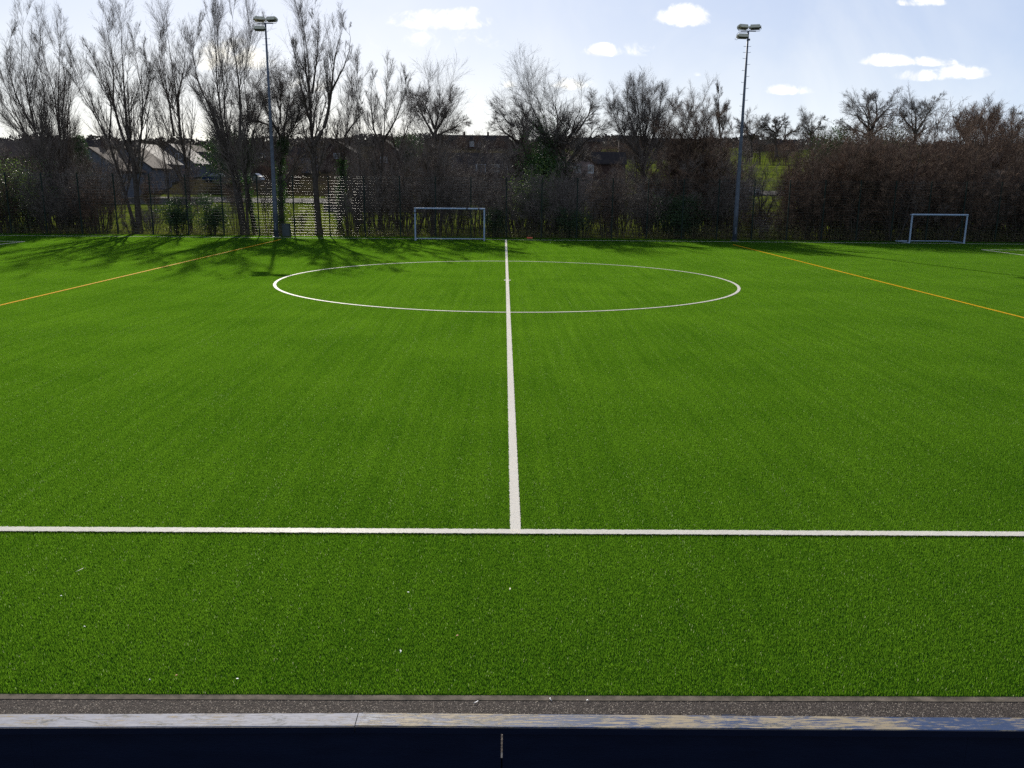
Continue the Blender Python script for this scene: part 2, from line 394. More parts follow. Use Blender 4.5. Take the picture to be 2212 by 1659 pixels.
# ------------------------------------------------------------------ mesh helpers
class MB:
    """collects vertices and faces; build() links them as ONE mesh object"""
    def __init__(s):
        s.v, s.q, s.t, s.n = [], [], [], 0
        s.tone = []
    def add(s, v, quads=None, tris=None):
        v = np.asarray(v, float).reshape(-1, 3)
        if quads is not None and len(quads):
            s.q.append(np.asarray(quads).reshape(-1, 4) + s.n)
        if tris is not None and len(tris):
            s.t.append(np.asarray(tris).reshape(-1, 3) + s.n)
        s.v.append(v)
        s.n += len(v)
        return s
    def box(s, c, size, rz=0.0, rot=None):
        h = np.array(size) / 2
        v = np.array([[x, y, z] for x in (-1, 1) for y in (-1, 1) for z in (-1, 1)], float) * h
        if rz:
            ca, sa = math.cos(rz), math.sin(rz)
            v = v @ np.array([[ca, sa, 0], [-sa, ca, 0], [0, 0, 1]])
        if rot is not None:
            v = v @ np.array(rot).T
        return s.add(v + np.array(c), [[0, 1, 3, 2], [4, 6, 7, 5], [0, 4, 5, 1], [2, 3, 7, 6], [0, 2, 6, 4], [1, 5, 7, 3]])
    def tube(s, pts, radii, k=6, caps=True):
        pts = np.asarray(pts, float)
        s.tubes(pts[None], np.broadcast_to(np.asarray(radii, float), (len(pts),))[None], k)
        if caps:
            a = s.n - len(pts) * k
            e = s.n - k
            s.t.append(np.array([[a, a + j + 1, a + j] for j in range(1, k - 1)] + [[e, e + j, e + j + 1] for j in range(1, k - 1)]))
        return s
    def tubes(s, P, R, k=3):
        """P [n,m,3] polylines, R [n,m] radii"""
        n, m_, _ = P.shape
        if n == 0:
            return s
        T = np.gradient(P, axis=1)
        T /= np.linalg.norm(T, axis=2, keepdims=True) + 1e-9
        ref = np.where(np.abs(T[..., 2:3]) > 0.9, np.array([1.0, 0, 0]), np.array([0, 0, 1.0]))
        A = np.cross(T, ref)
        A /= np.linalg.norm(A, axis=2, keepdims=True) + 1e-9
        B = np.cross(T, A)
        ang = np.arange(k) * 2 * math.pi / k
        V = P[:, :, None] + R[:, :, None, None] * (A[:, :, None] * np.cos(ang)[None, None, :, None] + B[:, :, None] * np.sin(ang)[None, None, :, None])
        base = (np.arange(n) * m_ * k)[:, None, None]
        i = (np.arange(m_ - 1) * k)[None, :, None]
        j = np.arange(k)[None, None, :]
        j2 = (j + 1) % k
        q = np.stack([base + i + j, base + i + j2, base + i + k + j2, base + i + k + j], -1).reshape(-1, 4)
        return s.add(V, q)
    def quadset(s, C, U, W):
        """free leaves: centre, half axes"""
        V = np.stack([C - U, C + W * 0.6, C + U, C - W * 0.6], 1)
        n = len(C)
        return s.add(V, np.arange(n * 4).reshape(n, 4))
    def revolve(s, prof, k=16, origin=(0, 0, 0), axis='z'):
        prof = np.asarray(prof, float)
        a = np.arange(k) * 2 * math.pi / k
        v = np.stack([prof[:, None, 0] * np.cos(a), prof[:, None, 0] * np.sin(a), np.repeat(prof[:, 1:2], k, 1)], -1)
        if axis == 'x':
            v = v[..., [2, 0, 1]]
        if axis == 'y':
            v = v[..., [0, 2, 1]]
        m_ = len(prof)
        q = [[i * k + j, i * k + (j + 1) % k, (i + 1) * k + (j + 1) % k, (i + 1) * k + j] for i in range(m_ - 1) for j in range(k)]
        return s.add(v.reshape(-1, 3) + np.array(origin), q)
    def prism(s, outline, x0, x1, flip=False):
        """outline in (y,z) extruded along x"""
        o = np.asarray(outline, float)
        n = len(o)
        v = np.concatenate([np.c_[np.full(n, x0), o], np.c_[np.full(n, x1), o]])
        q = [[i, (i + 1) % n, n + (i + 1) % n, n + i] for i in range(n)]
        tr = [[0, i + 1, i] for i in range(1, n - 1)] + [[n, n + i, n + i + 1] for i in range(1, n - 1)]
        return s.add(v, q, tr)
    def build(s, name, material, parent=None, smooth=False, tone=None, loc=None):
        V = np.concatenate(s.v).astype(np.float32)
        Q = np.concatenate(s.q) if s.q else np.zeros((0, 4), int)
        T = np.concatenate(s.t) if s.t else np.zeros((0, 3), int)
        me = D.meshes.new(name)
        me.vertices.add(len(V))
        me.vertices.foreach_set('co', V.ravel())
        me.loops.add(Q.size + T.size)
        me.loops.foreach_set('vertex_index', np.concatenate([Q.ravel(), T.ravel()]).astype(np.int32))
        me.polygons.add(len(Q) + len(T))
        st = np.concatenate([np.arange(len(Q)) * 4, Q.size + np.arange(len(T)) * 3]).astype(np.int32)
        me.polygons.foreach_set('loop_start', st)
        me.update(calc_edges=True)
        me.polygons.foreach_set('use_smooth', np.full(len(me.polygons), bool(smooth)))
        if tone is not None:
            a = me.attributes.new('tone', 'FLOAT', 'POINT')
            a.data.foreach_set('value', tone.astype(np.float32))
        me.materials.append(material)
        o = D.objects.new(name, me)
        COL.objects.link(o)
        if parent is not None:
            o.parent = parent
        if loc is not None:
            o.location = loc
        return o


def tag(o, label=None, cat=None, group=None, kind=None):
    if label:
        o['label'] = label
    if cat:
        o['category'] = cat
    if group:
        o['group'] = group
    if kind:
        o['kind'] = kind
    return o


def thing(name, label, cat, loc=(0, 0, 0), rz=0.0, group=None):
    o = D.objects.new(name, None)
    o.empty_display_size = 0.3
    COL.objects.link(o)
    o.location = loc
    o.rotation_euler = (0, 0, rz)
    return tag(o, label, cat, group)


def copy_thing(o, parent=None):
    c = o.copy()
    COL.objects.link(c)
    if parent is not None:
        c.parent = parent
        c.matrix_parent_inverse = o.matrix_parent_inverse
    for ch in [x for x in o.children]:
        copy_thing(ch, c)
    return c


# ------------------------------------------------------------------ terrain
def smooth(a, b, x):
    t = np.clip((x - a) / (b - a), 0, 1)
    return t * t * (3 - 2 * t)


def ground_z(x, y):
    x, y = np.asarray(x, float), np.asarray(y, float)
    z = np.interp(y, [-400, 66, 95, 125, 150, 220, 320, 400, 700, 3000], [0, -0.02, 0.0, 0.9, 3.6, 8.8, 16.5, 19.0, 21.5, 21.5])
    z = z + 1.8 * smooth(-10, 40, x) * smooth(95, 125, y) * (1 - smooth(180, 260, y))
    z = z + 1.5 * np.sin(x * 0.011 + 1) * smooth(200, 330, y) + 0.5 * np.sin(x * 0.05 + y * 0.03) * smooth(110, 190, y)
    return z - 0.04


def sheet(name, material, xs, ys, zf, dz=0.0):
    X, Y = np.meshgrid(xs, ys)
    Z = zf(X, Y) + dz
    n, m_ = X.shape
    i = np.arange(n - 1)[:, None] * m_ + np.arange(m_ - 1)[None]
    q = np.stack([i, i + 1, i + m_ + 1, i + m_], -1).reshape(-1, 4)
    b = MB().add(np.stack([X, Y, Z], -1), q)
    return tag(b.build(name, material, smooth=True), kind='structure')


xs = np.concatenate([np.linspace(-2500, -260, 12), np.linspace(-240, 240, 97), np.linspace(260, 2500, 12)])
ys = np.concatenate([np.linspace(-300, 60, 12), np.linspace(66, 460, 120), np.linspace(480, 2900, 14)])
sheet('ground', M['field'], xs, ys, ground_z)
flat = lambda x, y: 0 * x
TURF_Y0, TURF_Y1 = 5.72, 64.3
sheet('pitch', M['pitch_base'], np.linspace(-52, 52, 3), np.linspace(TURF_Y0, TURF_Y1 + .6, 3), flat, 0.0)
sheet('gardens', M['garden'], xs[(xs > -245) & (xs < 22)], ys[(ys > 134) & (ys < 332)], ground_z, 0.06)
sheet('path', M['asphalt'], np.linspace(-52, 52, 3), np.linspace(3.2, TURF_Y0 - 0.072, 3), flat, 0.0)
tag(MB().box((0, TURF_Y0 - 0.037, -0.024), (104, 0.062, 0.055)).build('kerb', M['kerb']), kind='structure')
sheet('terrace', M['concrete'], np.linspace(-52, 52, 3), np.linspace(-6, 3.2, 3), flat, 0.004)
road_x = np.linspace(-160, 160, 65)
X, Y = np.meshgrid(road_x, np.linspace(127, 132, 4))
sheet('road', M['road'], road_x, np.linspace(127, 132, 4), ground_z, 0.12)

# ------------------------------------------------------------------ artificial turf
def blades(cx, cy, h0, h1, width, lean, base=0.0, rg=rng):
    """two-segment bent blades at the given points -> vertices, quads, tris"""
    n = len(cx)
    a = rg.uniform(0, 2 * math.pi, n)
    la = rg.uniform(0, 2 * math.pi, n)
    h = rg.uniform(h0, h1, n)
    ln = rg.uniform(0.2, 1.0, n) * lean
    w = width * rg.uniform(0.7, 1.2, n)
    wx, wy = np.cos(a) * w / 2, np.sin(a) * w / 2
    lx, ly = np.cos(la) * ln, np.sin(la) * ln
    z = np.zeros(n) + base
    V = np.stack([
        np.stack([cx - wx, cy - wy, z], -1), np.stack([cx + wx, cy + wy, z], -1),
        np.stack([cx + wx * .8 + lx * .35, cy + wy * .8 + ly * .35, z + h * .6], -1),
        np.stack([cx - wx * .8 + lx * .35, cy - wy * .8 + ly * .35, z + h * .6], -1),
        np.stack([cx + lx, cy + ly, z + h], -1)], 1)
    i = np.arange(n)[:, None] * 5
    return V.reshape(-1, 3), i + np.array([[0, 1, 2, 3]]), i + np.array([[3, 2, 4]])


NB = 22000
bx_, by_ = rng.uniform(-0.5, 0.5, NB), rng.uniform(-0.5, 0.5, NB)
v, q, t_ = blades(bx_, by_, 0.013, 0.027, 0.0022, 0.011)
tn = np.repeat(rng.uniform(0, 1, NB), 5)
turf = MB().add(v, q, t_).build('artificial_grass', M['blade'], tone=tn)
tag(turf, 'short bright green artificial grass fibres covering the whole pitch', 'artificial grass', kind='stuff')
ng = D.node_groups.new('turf_tiles', 'GeometryNodeTree')
ng.interface.new_socket('Geometry', in_out='INPUT', socket_type='NodeSocketGeometry')
ng.interface.new_socket('Geometry', in_out='OUTPUT', socket_type='NodeSocketGeometry')
gi, go = ng.nodes.new('NodeGroupInput'), ng.nodes.new('NodeGroupOutput')
gr = ng.nodes.new('GeometryNodeMeshGrid')
NX, NY = 90, 59
gr.inputs['Size X'].default_value = NX - 1
gr.inputs['Size Y'].default_value = NY - 1
gr.inputs['Vertices X'].default_value = NX
gr.inputs['Vertices Y'].default_value = NY
tf = ng.nodes.new('GeometryNodeTransform')
tf.inputs['Translation'].default_value = (0, TURF_Y0 + 0.5 + (NY - 1) / 2, 0)
ng.links.new(gr.outputs['Mesh'], tf.inputs['Geometry'])
iop = ng.nodes.new('GeometryNodeInstanceOnPoints')
ng.links.new(tf.outputs[0], iop.inputs['Points'])
ng.links.new(gi.outputs[0], iop.inputs['Instance'])
rv = ng.nodes.new('FunctionNodeRandomValue')
rv.data_type = 'INT'
[s for s in rv.inputs if s.name == 'Min' and s.type == 'INT'][0].default_value = 0
[s for s in rv.inputs if s.name == 'Max' and s.type == 'INT'][0].default_value = 3
mu = ng.nodes.new('ShaderNodeMath')
mu.operation = 'MULTIPLY'
mu.inputs[1].default_value = math.pi / 2
ng.links.new([s for s in rv.outputs if s.type == 'INT'][0], mu.inputs[0])
cx_ = ng.nodes.new('ShaderNodeCombineXYZ')
ng.links.new(mu.outputs[0], cx_.inputs[2])
ng.links.new(cx_.outputs[0], iop.inputs['Rotation'])
ng.links.new(iop.outputs[0], go.inputs[0])
turf.modifiers.new('tiles', 'NODES').node_group = ng


# ------------------------------------------------------------------ pitch markings
def line_mesh(name, path, width, matl, bladem, z=0.024, closed=False):
    """a strip of coloured turf with a ragged edge, plus its own upright fibres"""
    path = np.asarray(path, float)
    seg = np.linalg.norm(np.diff(path, axis=0), axis=1)
    s_ = np.concatenate([[0], np.cumsum(seg)])
    near = path[:, 1].min() < 20
    step = 0.02 if near else 0.05
    L = s_[-1]
    u = np.linspace(0, L, max(3, int(L / step)))
    P = np.stack([np.interp(u, s_, path[:, 0]), np.interp(u, s_, path[:, 1])], -1)
    T = np.gradient(P, axis=0)
    T /= np.linalg.norm(T, axis=1, keepdims=True)
    Nn = np.stack([-T[:, 1], T[:, 0]], -1)
    k = len(u)
    a = P + Nn * (width / 2 + rng.normal(0, 0.004, k))[:, None]
    b = P - Nn * (width / 2 + rng.normal(0, 0.004, k))[:, None]
    V = np.concatenate([np.c_[a, np.full(k, z)], np.c_[b, np.full(k, z)]])
    i = np.arange(k - 1)
    mb = MB().add(V, np.stack([i, i + 1, k + i + 1, k + i], -1))
    nb = int(L * width * (7000 if near else 3500))
    uu = rng.uniform(0, L, nb)
    off = rng.uniform(-1, 1, nb) * (width / 2 + 0.003)
    px = np.interp(uu, s_, path[:, 0]) + off * np.interp(uu, u, Nn[:, 0])
    py = np.interp(uu, s_, path[:, 1]) + off * np.interp(uu, u, Nn[:, 1])
    v2, q2, t2 = blades(px, py, 0.014, 0.024, 0.0045, 0.012, base=z - 0.012)
    tone = np.concatenate([np.full(len(V), 0.6), np.repeat(rng.uniform(0, 1, nb), 5)])
    mb.add(v2, q2, t2)
    return tag(mb.build(name, bladem, tone=tone), kind='structure')


CY = 34.85
Y_NEAR, Y_FAR = 8.80, 62.25
th = np.linspace(0, 2 * math.pi, 400)
line_mesh('halfway_line', [(0, Y_NEAR - .05), (0, Y_FAR)], 0.115, 'w', M['wblade'])
line_mesh('centre_circle', np.c_[9.15 * np.cos(th), CY + 9.15 * np.sin(th)], 0.11, 'w', M['wblade'], z=0.0245)
line_mesh('centre_spot', [(-0.13, CY), (0.13, CY)], 0.24, 'w', M['wblade'], z=0.025)
line_mesh('near_touchline', [(-46, Y_NEAR), (46, Y_NEAR)], 0.12, 'w', M['wblade'], z=0.0245)
line_mesh('far_touchline', [(-46, Y_FAR), (46, Y_FAR)], 0.11, 'w', M['wblade'], z=0.0245)
for sx in (-1, 1):
    line_mesh('penalty_area_line', [(sx * 46, 55.9), (sx * 31.0, 55.9), (sx * 31.0, 14.5), (sx * 46, 14.5)], 0.11, 'w', M['wblade'], z=0.0235)
line_mesh('yellow_line', [(-15.7, Y_NEAR + .2), (-15.7, 60.3)], 0.10, 'y', M['yblade'], z=0.0238)
line_mesh('yellow_line', [(15.55, Y_NEAR + .2), (15.55, 58.9)], 0.10, 'y', M['yblade'], z=0.0238)

# ------------------------------------------------------------------ litter on the pitch
def scrap(name, px, py, kind, L, w, label, cat, z=0.033):
    L, w = L * .7, w * .5
    p = at(px, py, Z=z)
    k = 5
    u = np.linspace(-1, 1, k)
    a = random.uniform(0.6, 2.4) if kind != 'dot' else 0
    bend = random.uniform(-.3, .3) * L
    x = u * L / 2
    y = bend * (1 - u * u)
    zz = 0.004 + 0.006 * (1 - u * u)
    ww = w / 2 * np.sqrt(np.clip(1.02 - u * u, 0.02, 1))
    V = np.concatenate([np.c_[x, y - ww, zz], np.c_[x, y + ww, zz], np.c_[x, y, zz - 0.004]])
    i = np.arange(k - 1)
    q = np.concatenate([np.stack([i, i + 1, k + i + 1, k + i], -1), np.stack([i + 1, i, 2 * k + i, 2 * k + i + 1], -1), np.stack([k + i, k + i + 1, 2 * k + i + 1, 2 * k + i], -1)])
    ca, sa = math.cos(a), math.sin(a)
    V = V @ np.array([[ca, sa, 0], [-sa, ca, 0], [0, 0, 1]])
    o = MB().add(V, q).build(name, {'w': M['scrap'], 's': M['straw'], 'r': M['leaf_red'], 'dot': M['scrap']}[kind], loc=tuple(p))
    tag(o, label, cat)


scrap('dead_stalk', 172, 1231, 's', 0.13, 0.009, 'longest pale dry stalk lying on the turf at far left', 'stalk')
scrap('dead_stalk', 863, 1408, 'w', 0.07, 0.012, 'pale whitish dry stalk on the turf left of centre near the barrier', 'stalk')
scrap('leaf', 1101, 1273, 's', 0.07, 0.02, 'pale straw coloured leaf below the end of the halfway line', 'leaf')
scrap('leaf', 988, 1374, 'r', 0.04, 0.022, 'small red brown leaf on the turf', 'leaf')
scrap('leaf', 381, 1460, 'r', 0.03, 0.02, 'small orange brown leaf on the turf close to the asphalt', 'leaf')
scrap('paper_scrap', 882, 1280, 'dot', 0.03, 0.02, 'white speck of litter right of the middle of the near turf strip', 'litter')
scrap('paper_scrap', 513, 1467, 'dot', 0.032, 0.022, 'white speck of litter near the edge of the turf', 'litter')
scrap('paper_scrap', 132, 1288, 'dot', 0.03, 0.016, 'white speck of litter below the long stalk at far left', 'litter')
scrap('paper_scrap', 182, 1355, 'dot', 0.03, 0.014, 'yellowish white speck of litter on the left of the near turf', 'litter')
scrap('twig_scrap', 1028, 1517, 'w', 0.07, 0.01, 'leftmost white splinter on the asphalt strip', 'litter', 0.004)
scrap('twig_scrap', 1191, 1511, 'w', 0.06, 0.01, 'middle white splinter on the asphalt strip', 'litter', 0.004)
scrap('paper_scrap', 1269, 1514, 'dot', 0.025, 0.02, 'white pebble sized scrap on the asphalt strip', 'litter', 0.004)
scrap('paper_scrap', 1189, 524, 'dot', 0.16, 0.12, 'white scrap on the turf just past the far end of the halfway line', 'litter')
scrap('paper_scrap', 323, 1470, 'dot', 0.02, 0.014, 'tiny pale fleck beside the small orange leaf', 'litter')
p = at(1145, 517.5, Z=0.0)
tag(MB().prism([(-.10, 0), (.10, 0), (.08, .06), (.03, .10), (-.03, .10), (-.08, .06)], -.21, .21).build('orange_block', M['orange'], loc=(p[0], 63.9, 0.03)),
    'small orange block lying at the foot of the fence', 'block')

# ------------------------------------------------------------------ barrier in front of the camera
bar = thing('barrier', 'dark navy timber barrier with a weathered peeling top board', 'barrier', (0, 3.95, 0))
def top_board(pa, pb, name='top_board'):
    (x0, yn0, yf0, z0), (x1, yn1, yf1, z1) = pa, pb
    k = 60
    u = np.linspace(0, 1, k)
    x = x0 + (x1 - x0) * u
    rough = lambda: rng.normal(0, 0.0008, k)
    yn = yn0 + (yn1 - yn0) * u + rough() - 3.95
    yf = yf0 + (yf1 - yf0) * u + rough() - 3.95
    zt = z0 + (z1 - z0) * u
    ring = [np.c_[x, yn, zt - .034], np.c_[x, yn, zt - .003], np.c_[x, yn + .003, zt], np.c_[x, yf - .003, zt], np.c_[x, yf, zt - .003], np.c_[x, yf, zt - .034]]
    V = np.concatenate(ring)
    q = []
    for r in range(6):
        a, b = r * k, ((r + 1) % 6) * k
        q += [[a + i, b + i, b + i + 1, a + i + 1] for i in range(k - 1)]
    tr = []
    for e, f in ((0, 1), (k - 1, -1)):
        q += [[0 * k + e, 1 * k + e, 4 * k + e, 5 * k + e][::f], [1 * k + e, 2 * k + e, 3 * k + e, 4 * k + e][::f]]
    MB().add(V, q, tr).build(name, M['plank'], bar)
    L_ = math.hypot(x1 - x0, yn1 - yn0)
    MB().box(((x0 + x1) / 2, (yn0 + yn1) / 2 - 3.95 - .0035, (z0 + z1) / 2 - .021), (L_, .004, .036), rz=math.atan2(yn1 - yn0, x1 - x0)).build('edge_shade_strip', M['navy'], bar)  # dark strip added over the front edge to stand for its shade


def bp(px, y_far, y_near, Z=1.0):
    a, b = at(px, y_far, Z=Z), at(px, y_near, Z=Z)
    return a[0], b[1], a[1]
l0, l1, l2 = bp(0, 1542, 1571.2), bp(774, 1539.7, 1568), bp(2212, 1550.5, 1578.5)
def ext(a, b, x):
    t = (x - a[0]) / (b[0] - a[0])
    return (x, a[1] + (b[1] - a[1]) * t, a[2] + (b[2] - a[2]) * t, 1.0)
jx = l1[0]
top_board(ext(l0, l1, -8.0), (jx - 0.002, l1[1], l1[2], 1.0))
top_board((jx + 0.003, l1[1], l1[2], 1.0015), ext(l1, l2, 8.0))
px0 = at(1084, 1600, Y=3.91)[0]
for i in range(-3, 4):
    a = px0 + i * 2.44 + (0.0045 if i == 0 else 0.0005)
    b = px0 + (i + 1) * 2.44 - (0.0045 if i == -1 else 0.0005)
    k0 = 3.905 + (0.00 if i < 0 else 0.0)
    MB().box(((a + b) / 2, 3.935 + 0.009 - 3.95 - 0.02, 0.482), (b - a, 0.018, 0.964)).build('panel', M['navy'], bar)
MB().box((0, 0.03 - 0.006, 0.42), (17, 0.045, 0.72)).build('back_rail', M['navy'], bar)
for i in range(-6, 7):
    if i % 2 == 0:
        MB().box((px0 + 1.22 + i * 1.22, 0.024 + 0.06, 0.483), (0.075, 0.072, 0.962)).build('post', M['navy'], bar)
MB().box((0, -0.017 + -0.012, 0.70), (17, 0.016, 0.022)).build('batten', M['navy'], bar)

# ------------------------------------------------------------------ fence along the far side
FY = 64.9
fence = thing('sports_fence', 'tall dark green welded mesh fence on tall posts along the far side of the pitch', 'fence', (0, FY, 0))
SP = 2.635
post_x0 = at(632, 400, Y=FY)[0]
post_mb = MB().box((0, 0, 2.2), (0.08, 0.06, 4.42)).box((0, 0, 4.42), (0.095, 0.075, 0.03)).build('post', M['fence'], fence)
pan = MB()
PW = SP - 0.09
zz = [0.06 + 0.2 * i for i in range(22)] + [4.36]
for z in zz:
    pan.prism([(-.049, z), (-.049, z - .006), (-.041, z - .006), (-.041, z + .002)], -PW / 2, PW / 2)  # flat bars for the wires, tops sloped to throw the sun's glint forward
wires = pan
pan = MB()
nv = int(PW / 0.05)
xx = np.linspace(-PW / 2, PW / 2, nv)
P = np.stack([np.stack([xx, np.full(nv, -.045), np.full(nv, 0.04)], -1), np.stack([xx, np.full(nv, -.045), np.full(nv, 4.38)], -1)], 1)
pan.tubes(P, np.full((nv, 2), 0.0015), 3)
panel = pan.build('mesh_panel', M['fence'], fence, smooth=True)
wires.build('line_wires', M['wire'], panel)
first = True
for i in range(-12, 26):
    x = post_x0 + i * SP
    if first:
        post_mb.location = (x, 0, 0)
        panel.location = (x + SP / 2, 0, 0)
        first = False
    else:
        for src, lx in ((post_mb, x), (panel, x + SP / 2)):
            c = copy_thing(src, fence)
            c.location = (lx, 0, 0)

# ------------------------------------------------------------------ goals
def goal(name, label, a, b, H, depth, tube_r, flip=1, brace=True, dark_net_bar=False):
    a, b = np.array(a[:2]), np.array(b[:2])
    root = thing(name, label, 'goal', (float((a + b)[0] / 2), float((a + b)[1] / 2), 0.02), math.atan2(b[1] - a[1], b[0] - a[0]), 'portable goals behind the far touchline')
    W = float(np.linalg.norm(b - a))
    for s in (-1, 1):
        MB().tube([[s * W / 2, 0, 0], [s * W / 2, 0, H - tube_r * 1.02]], tube_r, 12).build('goalpost', M['goal'], root, smooth=False)
    MB().tube([[-W / 2 - tube_r, 0, H], [W / 2 + tube_r, 0, H]], tube_r, 12).build('crossbar', M['goal'], root)
    for s in (-1, 1):
        MB().box((s * W / 2, depth / 2 + tube_r + .005, 0.05), (0.10, depth, 0.075)).build('base_bar', M['goal'], root)
        MB().tube([[s * W / 2, 0.05, H - 0.04], [s * W / 2, 0.34, H + 0.0]], 0.018, 6).build('net_arm', M['goal'], root)
        if brace:
            MB().tube([[s * W / 2, 0.34, H - 0.01], [s * W / 2, depth - 0.12, 0.08]], 0.014, 6).build('stay', M['galv'], root)
        MB().revolve([(0.0, -.05), (.075, -.05), (.09, -.03), (.09, .03), (.075, .05), (0, .05)], 12, (s * W / 2 + (-s) * .0, 0.16, 0.16), 'x').build('wheel', M['black'], root)
    MB().tube([[-W / 2 + .05, depth + .03, 0.05], [W / 2 - .05, depth + .03, 0.05]], 0.03, 8).build('back_bar', M['goal'], root)
    if dark_net_bar:
        for u in (0.25, 0.42):
            MB().revolve([(tube_r * 1.15, -.05), (tube_r * 1.15, .05)], 12, (W * u, 0, H), 'x').build('tape_band', M['black'], root)
        MB().revolve([(tube_r * 1.15, -.04), (tube_r * 1.15, .04)], 12, (-W / 2, 0, H - .30)).build('tape_band', M['black'], root)
    return root


goal('football_goal', 'larger white goal with no net just left of the halfway line', at(897.5, 520, Z=0), at(1046, 521, Z=0), 2.20, 1.5, 0.055, brace=False, dark_net_bar=True)
goal('football_goal', 'smaller white goal with slanting stays and base weights at far right', at(1964, 526, Z=0), at(2082, 526.8, Z=0), 2.03, 2.0, 0.06)

# ------------------------------------------------------------------ floodlight masts
def lamp(root, p, tilt, yaw, below=False):
    """housing with its glass facing the pitch, held in a yoke"""
    e = MB()
    prof = [(-.18, -.10), (.10, -.13), (.20, -.05), (.20, .05), (.06, .14), (-.16, .10)]
    ct, st = math.cos(tilt), math.sin(tilt)
    cy, sy = math.cos(yaw), math.sin(yaw)
    R = np.array([[cy, -sy, 0], [sy, cy, 0], [0, 0, 1]]) @ np.array([[1, 0, 0], [0, ct, -st], [0, st, ct]])
    def tr(mb):
        mb.v = [v @ R.T + np.array(p) for v in mb.v]
        return mb
    prof = [(y_ * 1.2, z_ * 1.15) for y_, z_ in prof]
    h = MB().prism(prof, -.32, .32)
    h.prism([(y * .55, z * .5) for y, z in prof], -.41, -.32).prism([(y * .55, z * .5) for y, z in prof], .32, .41)
    for f in range(6):
        h.box((0.0 - .2 + f * .08, 0.15, 0.085), (0.012, 0.10, 0.05))
    ho = tr(h).build('lamp', M['lamp'], root)
    g = MB().box((0, -.012, -.128), (.46, .24, .012), rot=None)
    gl = tr(g).build('glass', M['glass'], ho)
    s = -1 if not below else 1
    yk = MB().tube([[-.40, 0, 0], [-.42, 0, s * .12], [-.32, 0, s * .26], [.32, 0, s * .26], [.42, 0, s * .12], [.40, 0, 0]], 0.017, 6)
    yk.v = [v @ np.array([[cy, -sy, 0], [sy, cy, 0], [0, 0, 1]]).T + np.array(p) for v in yk.v]
    yk.build('yoke', M['galv'], ho)


def mast(base_px, top_px, label, mirror):
    b = at(base_px[0], base_px[1], Y=63.6)
    H = float(at(top_px[0], top_px[1], Y=63.6)[2]) - 0.38
    root = thing('floodlight_mast', label, 'floodlight', (float(b[0]), 63.6, 0.0), 0, 'floodlight masts')
    prof = [(0.17, 0.0), (0.165, 2.0), (0.14, 5.0), (0.10, 9.0), (0.062, H - .02), (0.0, H)]
    MB().revolve([(0.0, 0.0)] + prof, 12).build('mast', M['galv'], root, smooth=True)
    MB().box((0, 0, 0.02), (0.5, 0.5, 0.045)).build('base_plate', M['galv'], root)
    MB().box((0, -.155, 0.75), (0.12, 0.04, 0.5)).build('hatch', M['galv'], root)
    MB().box((0, 0, H + .01), (1.06, 0.07, 0.06)).build('crossarm', M['galv'], root)
    lamp(root, (-.40, 0, H + .27), -.35, .35)
    lamp(root, (.46, 0, H + .27), -.30, -.30)
    lamp(root, (-.40, -.05, H - .34), -.25, .12, below=True)
    t = np.linspace(0, 1, 14)
    loop = np.c_[-.80 - .10 * np.sin(t * math.pi * 2) - .05 * t, -.05 + 0 * t, H - .38 - .20 * np.sin(t * math.pi)]
    MB().tube(loop, 0.011, 5).build('cable', M['black'], root)
    z = H - 1.0
    i = 0
    while z > 9.0:
        r = np.interp(z, [9, H], [.10, .06])
        for s in ((-1, 1) if i < 2 else ((1,) if i % 2 else (-1,))):
            MB().tube([[s * r * .9, 0, z], [s * (r + .16), 0, z], [s * (r + .20), 0, z + .035]], 0.013, 5).build('climbing_peg', M['galv'], root)
        z -= 0.40
        i += 1
    if mirror:
        MB().box((0.11, 0, H - .55), (0.09, 0.09, 0.12)).build('sensor', M['black'], root)
    return root


mast((597.5, 515), (571, 38), 'tall tapering floodlight mast on the left beside the big bare trees', False)
mast((1586.5, 517), (1615.5, 55), 'tall tapering floodlight mast on the right beyond the yellow line', True)
cb = at(620, 512, Y=64.2)
cab = thing('control_cabinet', 'dark waist high control cabinet at the foot of the left floodlight mast', 'cabinet', (float(cb[0]) - .02, 64.2, 0.0))
MB().box((0, 0, .47), (.56, .34, .86)).build('housing', M['cabinet'], cab)
MB().box((0, -.183, .47), (.50, .02, .78)).build('door', M['cabinet'], cab)
MB().prism([(-.20, .902), (.20, .902), (.20, .93), (-.20, .95)], -.31, .31).build('roof', M['cabinet'], cab)
MB().box((0, 0, .02), (.60, .38, .05)).build('plinth', M['concrete'], cab)

# ------------------------------------------------------------------ trees
def unit(v):
    return v / (np.linalg.norm(v, axis=-1, keepdims=True) + 1e-9)


